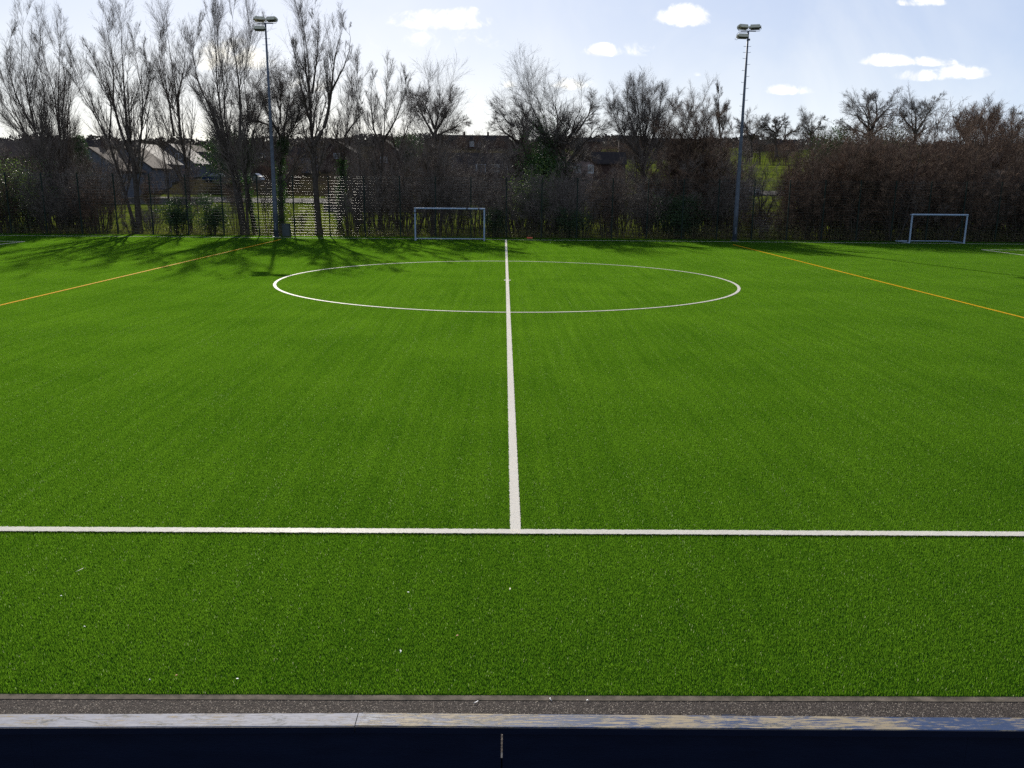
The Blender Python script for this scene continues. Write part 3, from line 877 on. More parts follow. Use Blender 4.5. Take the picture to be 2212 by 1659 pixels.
def children(P, R, n, t0, t1, ang, lfun, m_, trop, wig, r_ratio, r_tip, tmix=0.0, rg=rng):
    """n shoots on each polyline of P; everything vectorised"""
    N_, K, _ = P.shape
    t = rg.uniform(t0, t1, (N_, n))
    f = t * (K - 1)
    i = np.clip(f.astype(int), 0, K - 2)
    fr = (f - i)[..., None]
    idx = np.arange(N_)[:, None]
    start = P[idx, i] * (1 - fr) + P[idx, i + 1] * fr
    T = unit(P[idx, i + 1] - P[idx, i])
    r0 = (R[idx, i] * (1 - fr[..., 0]) + R[idx, i + 1] * fr[..., 0]) * r_ratio
    L = np.linalg.norm(np.diff(P, axis=1), axis=2).sum(1)[:, None]
    length = lfun(L, t) * rg.uniform(0.7, 1.3, t.shape)
    rnd = unit(np.cross(T, rg.normal(size=T.shape)))
    a = rg.uniform(ang[0], ang[1], t.shape)[..., None]
    d = T * np.cos(a) + rnd * np.sin(a)
    start, d, r0, length = start.reshape(-1, 3), d.reshape(-1, 3), r0.reshape(-1), length.reshape(-1)
    Q = [start]
    p = start
    for k in range(m_ - 1):
        d = unit(d + np.array([0, 0, trop]) + rg.normal(size=d.shape) * wig)
        p = p + d * (length / (m_ - 1))[:, None]
        Q.append(p)
    Q = np.stack(Q, 1)
    rr = np.maximum(r0[:, None] * np.linspace(1, 0.25, m_)[None], r_tip)
    return Q, rr


def refine(pts, k, wob, rg=rng):
    pts = np.asarray(pts, float)
    s_ = np.concatenate([[0], np.cumsum(np.linalg.norm(np.diff(pts, axis=0), axis=1))])
    u = np.linspace(0, s_[-1], k)
    o = np.stack([np.interp(u, s_, pts[:, j]) for j in range(3)], -1)
    for _ in range(2):                       # round the corners
        o[1:-1] = (o[:-2] + 2 * o[1:-1] + o[2:]) / 4
    w = rg.normal(0, wob, (k, 3))
    w[0] = 0
    return o + np.cumsum(w, 0) * np.linspace(0, 1, k)[:, None]


KINDS = {
    # L1: n, range, angle, length; L2 ; L3
    'willow': dict(n=(20, 12, 9), t0=.16, ang=(.26, .66), l1=.40, l1t=.27, l2=.36, l3=.50, trop=(.12, .11, .10), wig=(.025, .05, .07), m='twig'),
    'poplar': dict(n=(22, 12, 9), t0=.16, ang=(.24, .60), l1=.36, l1t=.24, l2=.36, l3=.50, trop=(.14, .12, .10), wig=(.025, .05, .07), m='twig'),
    'round': dict(n=(22, 12, 10), t0=.25, ang=(.35, .9), l1=.40, l1t=.12, l2=.52, l3=.5, trop=(.05, .04, .03), wig=(.07, .10, .13), m='twig_grey'),
    'oak': dict(n=(18, 11, 10), t0=.22, ang=(.4, 1.0), l1=.38, l1t=.10, l2=.54, l3=.5, trop=(.03, .03, .02), wig=(.16, .20, .22), m='twig_grey'),
    'fan': dict(n=(24, 12, 10), t0=.22, ang=(.30, .95), l1=.36, l1t=.12, l2=.52, l3=.5, trop=(.10, .08, .05), wig=(.08, .12, .18), m='twig_grey'),
    'dense': dict(n=(24, 12, 10), t0=.12, ang=(.35, 1.0), l1=.44, l1t=.22, l2=.38, l3=.5, trop=(.05, .04, .02), wig=(.12, .16, .2), m='twig_brown'),
}


def leafcloud(C, n, size, spread, rg=rng):
    i = rg.integers(0, len(C), n)
    c = C[i] + rg.normal(size=(n, 3)) * spread
    u = unit(rg.normal(size=(n, 3))) * (size * rg.uniform(.6, 1.3, n))[:, None]
    w = unit(np.cross(u, rg.normal(size=(n, 3)))) * np.linalg.norm(u, axis=1, keepdims=True) * .9
    return c, u, w


def tree(name, label, Y, stems, kind='willow', cat='tree', group=None, ivy=None, density=1.3, tip=0.0026, twig=None, depth=0.6, leaves=0):
    """stems: list of (points measured in the survey picture at distance Y, base radius)"""
    K = KINDS[kind]
    base = at(*stems[0][0][0], Y=Y)
    base[2] = float(ground_z(base[0], Y))
    root = thing(name, label, cat, tuple(float(c) for c in base), 0, group)
    tr, cr = MB(), MB()
    allP, allR = [], []
    for pts, r0 in stems:
        dy = rng.normal(0, depth)
        W = []
        for k, (px, py) in enumerate(pts):
            u = k / (len(pts) - 1)
            W.append(at(px, py, Y=Y + dy * u * 2) - base)
        if len(W) and W[0][2] < 0.6:
            W[0][2] = -0.1
            W[0][1] *= 0.2
        P = refine(W, 26, 0.035 if kind != 'oak' else 0.07)
        if kind in ('oak', 'round', 'fan'):      # leave the outer part of the crown to the twigs
            f_ = np.linspace(0, 25 * (.90 if len(pts) > 4 else .95), 26)
            P = np.stack([np.interp(f_, np.arange(26), P[:, j]) for j in range(3)], -1)
        R = r0 * np.clip(1 - np.linspace(0, 1, 26), 0, 1) ** (1.55 if kind in ('willow', 'poplar') else 1.2) * .95 + 0.007
        if W[0][2] < 0:
            R[0] *= 1.35
        allP.append(P)
        allR.append(R)
    P0, R0 = np.stack(allP), np.stack(allR)
    tr.tubes(P0, R0, 8)
    n1, n2, n3 = [max(2, int(round(c * density ** .5))) for c in K['n']]
    P1, R1 = children(P0, R0, n1, K['t0'], .97, K['ang'], lambda L, t: L * (K['l1'] - K['l1t'] * t), 6, K['trop'][0], K['wig'][0], .40, .0085)
    SL = np.linalg.norm(np.diff(P0, axis=1), axis=2).sum(1)
    keep_ = rng.uniform(0, 1, len(P1)) < np.repeat((SL / SL.max()) ** .8, n1)
    P1, R1 = P1[keep_], R1[keep_]
    P2, R2 = children(P1, R1, n2, .08, .95, (.25, .75), lambda L, t: L * K['l2'] * (1.15 - .5 * t), 4, K['trop'][1], K['wig'][1], .6, .0045)
    P3, R3 = children(P2, R2, n3, .05, .95, (.25, .8), lambda L, t: L * K['l3'] * (1.1 - .4 * t), 3, K['trop'][2], K['wig'][2], .6, tip)
    tr.tubes(P1, R1, 5)
    cr.tubes(P2, R2, 3)
    cr.tubes(P3, R3, 3)
    tr.build('trunk', M['bark'], root, smooth=True)
    cr.build('crown', M[twig or K['m']], root)
    if ivy:
        lo, hi, n = ivy
        C = P0.reshape(-1, 3)
        C = C[(C[:, 2] > lo) & (C[:, 2] < hi)]
        c, u, w = leafcloud(np.repeat(C, 4, 0) + rng.normal(size=(len(C) * 4, 3)) * .1, n, 0.06, 0.17)
        MB().quadset(c, u, w).build('ivy', M['ivy'], root)
    if leaves:
        c, u, w = leafcloud(P2[:, -1], leaves, 0.035, 0.15)
        MB().quadset(c, u, w).build('buds', M['twig_brown'], root)
    return root


c1 = lambda *p: [(x * .3269, y * .3269) for x, y in p]
c2 = lambda *p: [(528.6 + x * .3269, y * .3269) for x, y in p]
c3 = lambda *p: [(1016.6 + x * .2757, 135.5 + y * .2757) for x, y in p]
c4 = lambda *p: [(1558.7 + x * .339, y * .339) for x, y in p]

tree('willow_tree', 'bare willow at far left with long stems leaning steeply left', 69.0, [
    (c1((445, 1540), (380, 1250), (250, 980), (180, 650), (130, 330), (150, 110)), .24),
    (c1((430, 1540), (340, 1200), (200, 950), (100, 760), (20, 560), (-60, 430)), .16),
    (c1((440, 1530), (300, 1150), (120, 880), (-20, 740), (-120, 650)), .13),
    (c1((260, 1000), (130, 830), (0, 640), (-60, 500)), .08),
    (c1((225, 850), (90, 620), (30, 400), (60, 200)), .07)], 'willow', group='bare trees behind the fence')
tree('willow_tree', 'bare upright pale crowned tree second from the left edge', 71.5, [
    (c1((535, 1540), (470, 1350), (400, 930), (385, 600), (390, 350), (395, 150)), .22),
    (c1((500, 1540), (420, 1300), (310, 930), (290, 600), (250, 350), (280, 200)), .15),
    (c1((395, 900), (360, 650), (310, 450), (240, 260)), .08),
    (c1((410, 760), (440, 520), (430, 300)), .07),
    (c1((450, 1500), (445, 1100), (450, 800), (480, 520), (500, 390)), .10)], 'willow', group='bare trees behind the fence')
tree('willow_tree', 'thick forked bare tree standing before the sunlit roofs left of the mast', 68.0, [
    (c1((925, 1548), (905, 1300), (885, 1080), (845, 880), (830, 600), (800, 300), (785, 40)), .30),
    (c1((890, 1080), (800, 880), (735, 650), (740, 400), (690, 180), (655, 50)), .16),
    (c1((905, 1150), (930, 850), (925, 620), (860, 380), (840, 180)), .12),
    (c1((905, 1545), (790, 1160), (705, 920), (620, 740), (540, 560), (480, 400)), .17),
    (c1((720, 930), (740, 700), (660, 480), (600, 300)), .09),
    (c1((930, 800), (980, 620), (1000, 420), (960, 280)), .07),
    (c1((700, 900), (560, 640), (480, 520), (440, 450)), .06)], 'willow', group='bare trees behind the fence')
tree('willow_tree', 'slender bare tree between the thick forked tree and the clump at the left mast', 69.5, [
    (c1((1262, 1548), (1240, 1150), (1190, 860), (1155, 560), (1120, 300), (1100, 60)), .19),
    (c1((1190, 900), (1175, 640), (1215, 450), (1230, 250), (1180, 120)), .11),
    (c1((1150, 900), (1110, 620), (1070, 380), (1060, 200)), .10),
    (c1((1130, 1545), (1110, 1200), (1050, 820), (1000, 560), (980, 400)), .09)], 'willow', group='bare trees behind the fence')
tree('willow_tree', 'tallest bare multi stemmed tree just left of the left mast', 67.5, [
    (c1((1610, 1552), (1540, 1150), (1470, 860), (1430, 560), (1420, 300), (1400, -30)), .24),
    (c1((1625, 1552), (1570, 1150), (1500, 850), (1500, 560), (1450, 250), (1470, 60)), .16),
    (c1((1580, 1000), (1590, 700), (1560, 420), (1540, 200), (1560, 20)), .14),
    (c1((1500, 1000), (1400, 740), (1300, 560), (1260, 360), (1320, 150)), .11),
    (c1((1560, 1100), (1440, 860), (1330, 660), (1220, 480), (1180, 380)), .08),
    (c1((1640, 1552), (1620, 1100), (1640, 760), (1600, 500), (1640, 200), (1620, 100)), .13)], 'poplar', group='bare trees behind the fence')
tree('ivy_clad_tree', 'ivy covered leaning trunk left of the left mast base', 68.5, [
    (c1((1690, 1552), (1640, 1300), (1600, 1000), (1640, 760), (1680, 560), (1700, 420)), .20),
    (c1((1625, 1100), (1700, 800), (1760, 600)), .09)], 'round', group='ivy clad trees', ivy=(0, 6.5, 5200))
tree('ivy_clad_tree', 'dense dark twiggy tree with thick ivy trunk right behind the left mast', 69.0, [
    (c2((245, 1555), (240, 1200), (235, 900), (200, 700), (170, 560)), .26),
    (c2((240, 950), (290, 720), (320, 560), (330, 500)), .14),
    (c2((235, 900), (140, 740), (70, 620)), .12),
    (c2((225, 850), (60, 790), (-40, 680)), .10),
    (c2((240, 1000), (330, 820), (390, 660)), .10),
    (c2((235, 820), (240, 640), (230, 510)), .10)], 'round', ivy=(0, 7.0, 9000), density=1.5, leaves=2600, twig='twig', group='ivy clad trees')
tree('willow_tree', 'tall twin stemmed bare tree right of the left mast', 68.2, [
    (c2((492, 1560), (470, 1250), (452, 980), (440, 640), (430, 400), (400, 150), (398, -40)), .30),
    (c2((455, 960), (530, 840), (575, 600), (590, 380), (640, 200), (645, 70)), .19),
    (c2((440, 700), (400, 450), (370, 230), (350, 80)), .10),
    (c2((445, 620), (480, 400), (500, 220), (480, 80)), .10),
    (c2((575, 600), (660, 430), (700, 260), (690, 150)), .08),
    (c2((450, 850), (380, 620), (340, 420), (300, 280)), .08)], 'poplar', group='bare trees behind the fence')
tree('ivy_clad_tree', 'slim ivy covered trunk right of the twin stemmed tree', 69.8, [
    (c2((622, 1560), (640, 1200), (660, 900), (690, 700), (740, 480)), .17),
    (c2((650, 1050), (600, 850), (570, 700)), .09),
    (c2((660, 900), (760, 760), (790, 640)), .08)], 'willow', ivy=(0, 5.6, 4200), group='ivy clad trees')
tree('bare_tree', 'bare pointed tree half way between the left mast and the left goal', 69.0, [
    (c2((888, 1562), (900, 1200), (915, 900), (925, 640), (950, 430)), .17),
    (c2((905, 1000), (850, 850), (830, 640), (860, 480)), .10),
    (c2((910, 950), (1000, 780), (1040, 620), (1070, 500)), .10),
    (c2((740, 1562), (770, 1100), (770, 850), (740, 640), (750, 480)), .12)], 'willow', group='bare trees behind the fence')
tree('bare_tree', 'thin stemmed bare tree right of the bare pointed tree', 71.0, [
    (c2((1010, 1562), (1010, 1100), (1050, 850), (1110, 680), (1130, 600)), .13),
    (c2((1015, 1050), (960, 850), (930, 700)), .08),
    (c2((1020, 1000), (1080, 820), (1160, 720)), .07)], 'willow', group='bare trees behind the fence')
tree('bare_tree', 'round crowned bare tree above the left goal', 70.0, [
    (c2((1243, 1562), (1245, 1200), (1253, 900), (1250, 700), (1265, 590)), .22),
    (c2((1250, 900), (1190, 780), (1150, 680), (1140, 600)), .12),
    (c2((1255, 880), (1330, 760), (1370, 660), (1380, 620)), .12),
    (c2((1260, 900), (1380, 840), (1460, 780)), .10),
    (c2((1250, 850), (1210, 700), (1200, 610)), .10),
    (c2((1256, 850), (1300, 700), (1320, 600)), .10),
    (c2((1140, 1562), (1200, 1380), (1230, 1250), (1160, 1050), (1090, 930)), .14)], 'round', twig='twig', group='bare trees behind the fence', density=1.6)
# the oaks right of the centre line
tree('oak_tree', 'large spreading oak with wide dark limbs right of the halfway line', 74.0, [
    (c3((650, 1390), (690, 1150), (700, 930), (690, 740), (600, 560), (520, 400), (480, 260), (540, 185)), .42),
    (c3((690, 880), (660, 640), (680, 460), (640, 330), (660, 220)), .24),
    (c3((690, 860), (730, 640), (800, 500), (850, 350), (880, 210)), .24),
    (c3((700, 900), (790, 750), (900, 620), (1000, 500), (1070, 420)), .22),
    (c3((700, 880), (760, 800), (860, 740), (990, 700)), .12),
    (c3((600, 570), (500, 480), (420, 400), (390, 270)), .14),
    (c3((820, 560), (900, 450), (960, 320), (980, 230)), .12),
    (c3((640, 620), (560, 540), (470, 500)), .10)], 'oak', group='bare trees behind the fence', density=1.9)
tree('oak_tree', 'smaller spreading oak just right of the halfway line', 76.0, [
    (c3((520, 1380), (480, 1100), (450, 830), (400, 640), (340, 480), (300, 370), (260, 290)), .28),
    (c3((440, 800), (370, 740), (300, 690)), .10),
    (c3((400, 640), (290, 560), (200, 500), (120, 430)), .14),
    (c3((400, 640), (420, 500), (400, 400), (360, 320)), .13),
    (c3((340, 500), (250, 440), (170, 370)), .10)], 'oak', group='bare trees behind the fence', density=1.6)
tree('poplar_tree', 'narrow upright distant tree between the two centre oaks', 120, [
    (c3((430, 800), (432, 550), (440, 340)), .2), (c3((432, 700), (410, 480), (405, 400)), .1), (c3((432, 700), (460, 480), (455, 400)), .1)], 'poplar')
tree('fan_tree', 'tall fan shaped bare tree left of the brown thicket tree', 75.0, [
    (c3((1360, 1390), (1355, 1000), (1350, 600), (1345, 350), (1360, 140)), .25),
    (c3((1355, 800), (1290, 560), (1220, 350), (1200, 200)), .16),
    (c3((1355, 800), (1440, 560), (1490, 350), (1500, 200)), .16),
    (c3((1350, 750), (1200, 600), (1130, 420), (1110, 300)), .13),
    (c3((1355, 760), (1500, 580), (1580, 420), (1610, 300)), .13),
    (c3((1352, 650), (1310, 400), (1290, 180)), .11),
    (c3((1352, 650), (1400, 400), (1430, 160)), .11)], 'fan', group='bare trees behind the fence', density=1.6)
tree('thicket_tree', 'broad brown densely twigged tree left of the right mast', 69.5, [
    (c3((1750, 1390), (1760, 1000), (1780, 700), (1790, 350)), .22),
    (c3((1755, 1150), (1690, 850), (1640, 600), (1640, 420)), .16),
    (c3((1760, 1100), (1850, 800), (1900, 560), (1900, 400)), .16),
    (c3((1740, 1300), (1620, 1000), (1560, 760), (1540, 560)), .14),
    (c3((1770, 1250), (1930, 950), (2020, 720), (2060, 560)), .14),
    (c3((1760, 1000), (1720, 700), (1700, 400)), .13),
    (c3((1760, 1000), (1840, 650), (1830, 400)), .13),
    (c3((1740, 1350), (1560, 1120), (1440, 950)), .10),
    (c3((1780, 1350), (1960, 1100), (2100, 850)), .10)], 'dense', density=1.7, group='bare trees behind the fence')
tree('bare_tree', 'faint thin topped tree showing above the broad brown tree', 95, [
    (c3((1960, 700), (1950, 400), (1940, 210)), .14), (c3((1955, 600), (2010, 420), (2040, 330)), .08), (c3((1955, 550), (1930, 400), (1915, 260)), .06)], 'willow', twig='twig_grey')
tree('bare_tree', 'young bare tree standing before the green hillside by the right mast', 70.0, [
    (c4((245, 1540), (240, 1300), (235, 1150), (180, 1080)), .10),
    (c4((250, 1540), (300, 1330), (350, 1200), (400, 1120)), .09),
    (c4((245, 1400), (270, 1180), (330, 1060)), .07)], 'fan', density=.5, group='bare trees behind the fence')
tree('bare_tree', 'many stemmed dark tree inside the brown thicket left of the right goal', 66.8, [
    (c4((850, 1536), (862, 1300), (870, 1080), (865, 960)), .15), (c4((860, 1536), (930, 1300), (990, 1130), (1030, 1000)), .11),
    (c4((845, 1536), (810, 1300), (760, 1120), (700, 1000)), .11), (c4((856, 1536), (890, 1250), (930, 1060), (950, 950)), .10),
    (c4((848, 1536), (835, 1250), (810, 1060), (800, 960)), .10), (c4((862, 1536), (960, 1360), (1060, 1240)), .07)], 'fan', twig='twig_brown', group='bare trees behind the fence', density=.8)
tree('bare_tree', 'slanting stemmed tree inside the brown thicket behind the right goal', 67.0, [
    (c4((1390, 1540), (1420, 1380), (1480, 1200), (1530, 1050)), .09), (c4((1385, 1540), (1370, 1300), (1380, 1100)), .09),
    (c4((1400, 1540), (1470, 1400), (1560, 1280)), .06)], 'fan', twig='twig_brown', group='bare trees behind the fence', density=.8)
# far oaks on the right skyline
for lab, Yd, st in (
    ('largest gnarled oak standing above the brown thicket at right', 98, [
        (c4((955, 1100), (950, 900), (945, 760), (900, 680), (870, 620)), .34), (c4((950, 850), (990, 740), (1000, 660), (990, 590)), .2),
        (c4((948, 830), (860, 760), (800, 700)), .16), (c4((952, 800), (1040, 720), (1100, 650)), .18), (c4((945, 760), (930, 680), (940, 620)), .12),
        (c4((950, 870), (840, 820), (770, 740)), .12), (c4((955, 860), (1060, 790), (1120, 720)), .13)]),
    ('gnarled oak immediately right of the largest far oak', 98, [
        (c4((1235, 1050), (1230, 850), (1215, 760), (1190, 660)), .26), (c4((1232, 860), (1290, 760), (1350, 680), (1370, 640)), .17),
        (c4((1230, 830), (1160, 760), (1130, 690)), .14), (c4((1232, 840), (1250, 730), (1270, 670)), .13), (c4((1232, 870), (1310, 800), (1360, 770)), .10)]),
    ('small gnarled oak on the skyline right of the right mast', 110, [
        (c4((350, 1000), (350, 860), (345, 820), (300, 770)), .24), (c4((350, 840), (390, 790), (440, 750)), .14), (c4((348, 830), (350, 770), (365, 730)), .13),
        (c4((350, 850), (290, 820), (230, 810)), .12), (c4((400, 900), (405, 860), (460, 830), (490, 790)), .14)]),
    ('small bare oak left of the dark evergreen clump on the skyline', 112, [
        (c4((585, 1000), (580, 860), (570, 790), (600, 750)), .18), (c4((580, 850), (620, 790), (640, 760)), .10), (c4((580, 850), (540, 810), (520, 770)), .09)]),
    ('low spreading bare oak close behind the right mast', 112, [
        (c4((190, 1000), (195, 870), (170, 800), (150, 760)), .18), (c4((195, 880), (230, 830), (250, 790)), .11), (c4((195, 870), (140, 840), (100, 800)), .10)]),
    ('bare twisted oak at the right edge of the picture', 96, [
        (c4((1850, 1100), (1850, 880), (1800, 800), (1780, 760)), .22), (c4((1850, 880), (1900, 820), (1930, 760)), .15), (c4((1850, 860), (1840, 790), (1860, 740)), .11)]),
    ('bare tree with a pale feathery top near the right edge', 92, [
        (c4((1690, 1000), (1690, 850), (1700, 760), (1710, 700)), .16), (c4((1690, 860), (1640, 780), (1620, 730)), .11), (c4((1690, 870), (1750, 790), (1760, 710)), .11)]),
    ('bare tree with a pale top above the right goal', 92, [
        (c4((1560, 1000), (1560, 850), (1570, 770), (1580, 720)), .15), (c4((1560, 870), (1500, 800), (1480, 760)), .10), (c4((1560, 870), (1630, 800), (1650, 750)), .10)]),
):
    tree('oak_tree' if 'oak' in lab else 'bare_tree', lab, Yd, st, 'oak' if 'oak' in lab else 'round', tip=.005, group='far bare trees on the right', twig='twig_brown' if 'pale' in lab else None, density=1.1)

# ------------------------------------------------------------------ shrubs and thicket
def shrub_mesh(seed, H, spread, nst, brown, arch=.1, tip=.0045, dens=(9, 7, 4), lean=0.0, t0=.12):
    rg = np.random.default_rng(seed)
    a = rg.uniform(0, 2 * math.pi, nst)
    d = spread * np.sqrt(rg.uniform(0.02, 1, nst))
    st = []
    for i in range(nst):
        bx, by = math.cos(a[i]) * d[i] * .3, math.sin(a[i]) * d[i] * .3
        tx, ty = math.cos(a[i]) * d[i] + lean, math.sin(a[i]) * d[i]
        h = H * rg.uniform(.6, 1) * (1 - .35 * (d[i] / spread) ** 2)
        st.append(refine([(bx, by, -.1), (bx * .6 + tx * .4, by * .6 + ty * .4, h * .5), (tx, ty, h)], 10, .06, rg))
    P0 = np.stack(st)
    R0 = np.broadcast_to(np.linspace(.035, .008, 10), (nst, 10)) * rg.uniform(.6, 1.5, (nst, 1))
    P1, R1 = children(P0, R0, dens[0], t0, 1, (.3, .8), lambda L, t: L * (.38 - .18 * t), 5, arch, .12, .6, .007, rg=rg)
    P2, R2 = children(P1, R1, dens[1], .1, 1, (.3, .9), lambda L, t: L * .45 * (1.1 - .4 * t), 3, arch * .6, .16, .6, .005, rg=rg)
    P3, R3 = children(P2, R2, dens[2], .1, 1, (.3, 1.), lambda L, t: L * .55, 2, .03, .2, .7, tip, rg=rg)
    a_, b_ = MB(), MB()
    a_.tubes(P0, R0, 5)
    a_.tubes(P1, R1, 3)
    b_.tubes(P2, R2, 3)
    b_.tubes(P3, R3, 3)
    return a_, b_, P2


def shrub(name, label, x, y, group, proto, s=1.0, rz=None, mirror=False, sz=None):
    if proto['root'] is None:
        r = thing(name, label, 'shrub', (x, y, 0), 0, group)
        proto['a'].build('stems', M[proto['ms']], r)
        proto['b'].build('crown', M[proto['mt']], r)
        if 'leaves' in proto:
            proto['leaves'].build('leaves', M[proto['ml']], r)
        proto['root'] = r
    else:
        r = copy_thing(proto['root'])
        r.name = name
        r['label'] = label
        r['group'] = group
        if group is None:
            del r['group']
    r.location = (x, y, float(ground_z(x, y)))
    r.rotation_euler = (0, 0, random.uniform(0, 6.28) if rz is None else rz)
    r.scale = (s, s, s if sz is None else sz)
    return r


PR = []
for sd, H, sp, nst, mt_, dens in (
    (11, 7.2, 2.4, 16, 'twig_brown', (9, 8, 4)), (12, 6.4, 2.6, 18, 'twig_brown', (9, 8, 4)), (13, 7.6, 2.0, 14, 'twig_brown', (10, 8, 4)),
    (14, 6.6, 2.2, 12, 'twig', (9, 7, 4)), (15, 5.6, 2.4, 14, 'twig', (8, 7, 4)), (16, 7.0, 1.8, 9, 'twig', (8, 7, 3)),
    (17, 3.2, 1.6, 14, 'twig_grey', (8, 6, 3)), (18, 7.4, 1.6, 7, 'twig_grey', (8, 6, 3))):
    a_, b_, P2 = shrub_mesh(sd, H, sp, nst, 0, dens=dens, t0=.12 if sd < 14 else .27)
    PR.append(dict(a=a_, b=b_, root=None, ms='bark', mt=mt_))


def px_x(px, Y):
    return float(at(px, 450, Y=Y)[0])


# right: a continuous brown thicket, three deep
G1 = 'bushes of the dense brown thicket on the right'
for row, (Y, n) in enumerate(((67.0, 17), (69.6, 16), (73.0, 15), (78.0, 14), (84.0, 13))):
    for i in range(n):
        px = 1590 + (2290 - 1590) * (i + random.uniform(.1, .9)) / n
        if row >= 1 and 1560 < px < 1720:
            s = .40
        elif px < 1700:
            s = .42
        else:
            s = random.uniform(.98, 1.18) + .09 * row
        Yj = Y + random.uniform(-.6, .6)
        shrub('bare_bush', 'bare brown bush merging into the dense thicket right of the right mast', px_x(px, Yj), Yj, G1, PR[random.choice((0, 1, 2, 0, 2, 4))], s * (random.uniform(1.10, 1.28) if row >= 2 and px > 2030 else random.uniform(.88, 1.10)))
G2 = 'bushes of the dark thicket between the left goal and the right mast'
for row, (Y, n) in enumerate(((67.6, 12), (71.5, 12), (77.0, 11), (84.0, 11))):
    for i in range(n):
        px = 1120 + (1600 - 1120) * (i + random.uniform(.1, .9)) / n
        s = (random.uniform(.68, .9) if px < 1440 else random.uniform(1.0, 1.25)) + .05 * row
        Yj = Y + random.uniform(-.6, .6)
        shrub('bare_bush', 'bare dark bush in the thicket between the left goal and the right mast', px_x(px, Yj), Yj, G2, PR[random.choice((3, 4, 3, 4, 0))], s)
G3 = 'bushes of the thinner scrub around the left goal'
for row, (Y, n) in enumerate(((67.8, 9), (72.5, 10), (80.0, 10), (88.0, 9))):
    for i in range(n):
        px = 740 + (1130 - 740) * (i + random.uniform(.1, .9)) / n
        Yj = Y + random.uniform(-.6, .6)
        shrub('bare_bush', 'bare bush in the scrub between the left mast and the halfway line', px_x(px, Yj), Yj, G3, PR[random.choice((3, 4, 5, 7, 3))], random.uniform(.8, 1.05) + .06 * row)
G4 = 'bushes of the dense scrub at the left edge'
for row, (Y, n) in enumerate(((67.2, 9), (70.5, 9), (75.0, 9), (81.0, 8))):
    for i in range(n):
        px = -70 + (300) * (i + random.uniform(.1, .9)) / n
        Yj = Y + random.uniform(-.6, .6)
        shrub('bare_bush', 'bare bush in the dense dark scrub at the left edge of the fence', px_x(px, Yj), Yj, G4, PR[random.choice((3, 4, 1, 5))], random.uniform(.78, .98) + .05 * row)
G5 = 'low scrub bushes beneath the tall left trees'
for row, (Y, n) in enumerate(((67.4, 7), (73.0, 7))):
    for i in range(n):
        px = 230 + (740 - 230) * (i + random.uniform(.1, .9)) / n
        if row == 0 and px > 610:
            continue
        Yj = Y + random.uniform(-.6, .6)
        shrub('bare_bush', 'thin bare bush beneath the tall trees around the left mast', px_x(px, Yj), Yj, G5, PR[random.choice((6, 7, 5))], random.uniform(.5, .8))


# evergreen shrubs: a stem frame full of leaves
def evergreen(name, label, px, Y, W, H, n, leaf='evergreen', size=.06, z0=0.1, cone=False, group=None, cat='shrub'):
    x = px_x(px, Y)
    gz_ = float(ground_z(x, Y))
    r = thing(name, label, cat, (x, Y, gz_), 0, group)
    a_, b_, P2 = shrub_mesh(int(px) + 5, H * .95, W * .36, 9, 0, dens=(7, 5, 3))
    a_.build('stems', M['bark'], r)
    k = max(30, int(70 * W * H / 6))
    C = rng.normal(size=(k, 3)) * np.array([W * .24, W * .2, H * .23]) + np.array([0, 0, H * .52])
    if cone:
        u = rng.uniform(0, 1, k) ** .7
        C = np.c_[rng.normal(size=k) * W * .28 * (1.05 - u), rng.normal(size=k) * W * .28 * (1.05 - u), u * H]
    C[:, 2] = np.clip(C[:, 2], z0 + .15, H * 1.02)
    rep = np.repeat(C, 1, 0)
    c, u_, w_ = leafcloud(rep, n, size, np.array([W * .08 + .08, W * .08 + .08, .05 * H + .08]))
    c[:, 2] = np.maximum(c[:, 2], 0.05)
    MB().quadset(c, u_, w_).build('leaves', M[leaf], r)
    return r


evergreen('evergreen_bush', 'dark leafy bush left of the low bush pair under the slender tree', 381, 66.6, 1.9, 2.5, 5200, group='dark leafy bushes')
evergreen('evergreen_bush', 'dark leafy bush at the foot of the tallest multi stemmed tree', 457, 66.6, 2.2, 2.7, 6200, group='dark leafy bushes')
evergreen('evergreen_bush', 'dark leafy bush beside the right post of the left goal', 1070, 66.8, 1.5, 2.2, 3800, group='dark leafy bushes')
evergreen('evergreen_bush', 'dark leafy bush low down right of the halfway line', 1232, 67.0, 2.2, 2.0, 4800, group='dark leafy bushes')
evergreen('evergreen_bush', 'dark leafy bush low down left of the right mast', 1470, 66.8, 3.4, 3.4, 7600, group='dark leafy bushes')
evergreen('holly_tree', 'glossy leaved holly catching light below the smaller centre oak', 1150, 68.5, 3.0, 5.2, 5200, leaf='holly', size=.06, cat='tree')
evergreen('ivy_clump', 'round dark ivy mass beside the trunk of the large centre oak', 1172, 73.2, 3.2, 8.6, 6800, leaf='ivy', size=.08, z0=5.2, cat='tree')
evergreen('holly_tree', 'leafy dark bush with light catching leaves at the far left edge', 30, 67.3, 5.0, 5.2, 8000, leaf='holly', size=.06, cat='tree')
evergreen('conifer_tree', 'dark pointed conifer on the skyline at left', 185, 118, 3.4, 8.6, 13000, size=.10, cone=True, cat='tree')
for px, Y, W, H, lb in ((1778, 104, 4.6, 9.0, 'left'), (1806, 106, 3.6, 9.6, 'right')):
    evergreen('evergreen_tree', 'dark evergreen at the %s of the pair on the skyline right of the right mast' % lb, px, Y, W, H, 12000, size=.11, cat='tree')
evergreen('evergreen_tree', 'dark evergreen between the two far oaks at right', 1915, 103, 5.2, 9.9, 12000, size=.11, cat='tree')
evergreen('evergreen_tree', 'dark evergreen on the skyline behind the tallest left tree', 505, 150, 7.0, 8.5, 11000, size=.16, cat='tree')
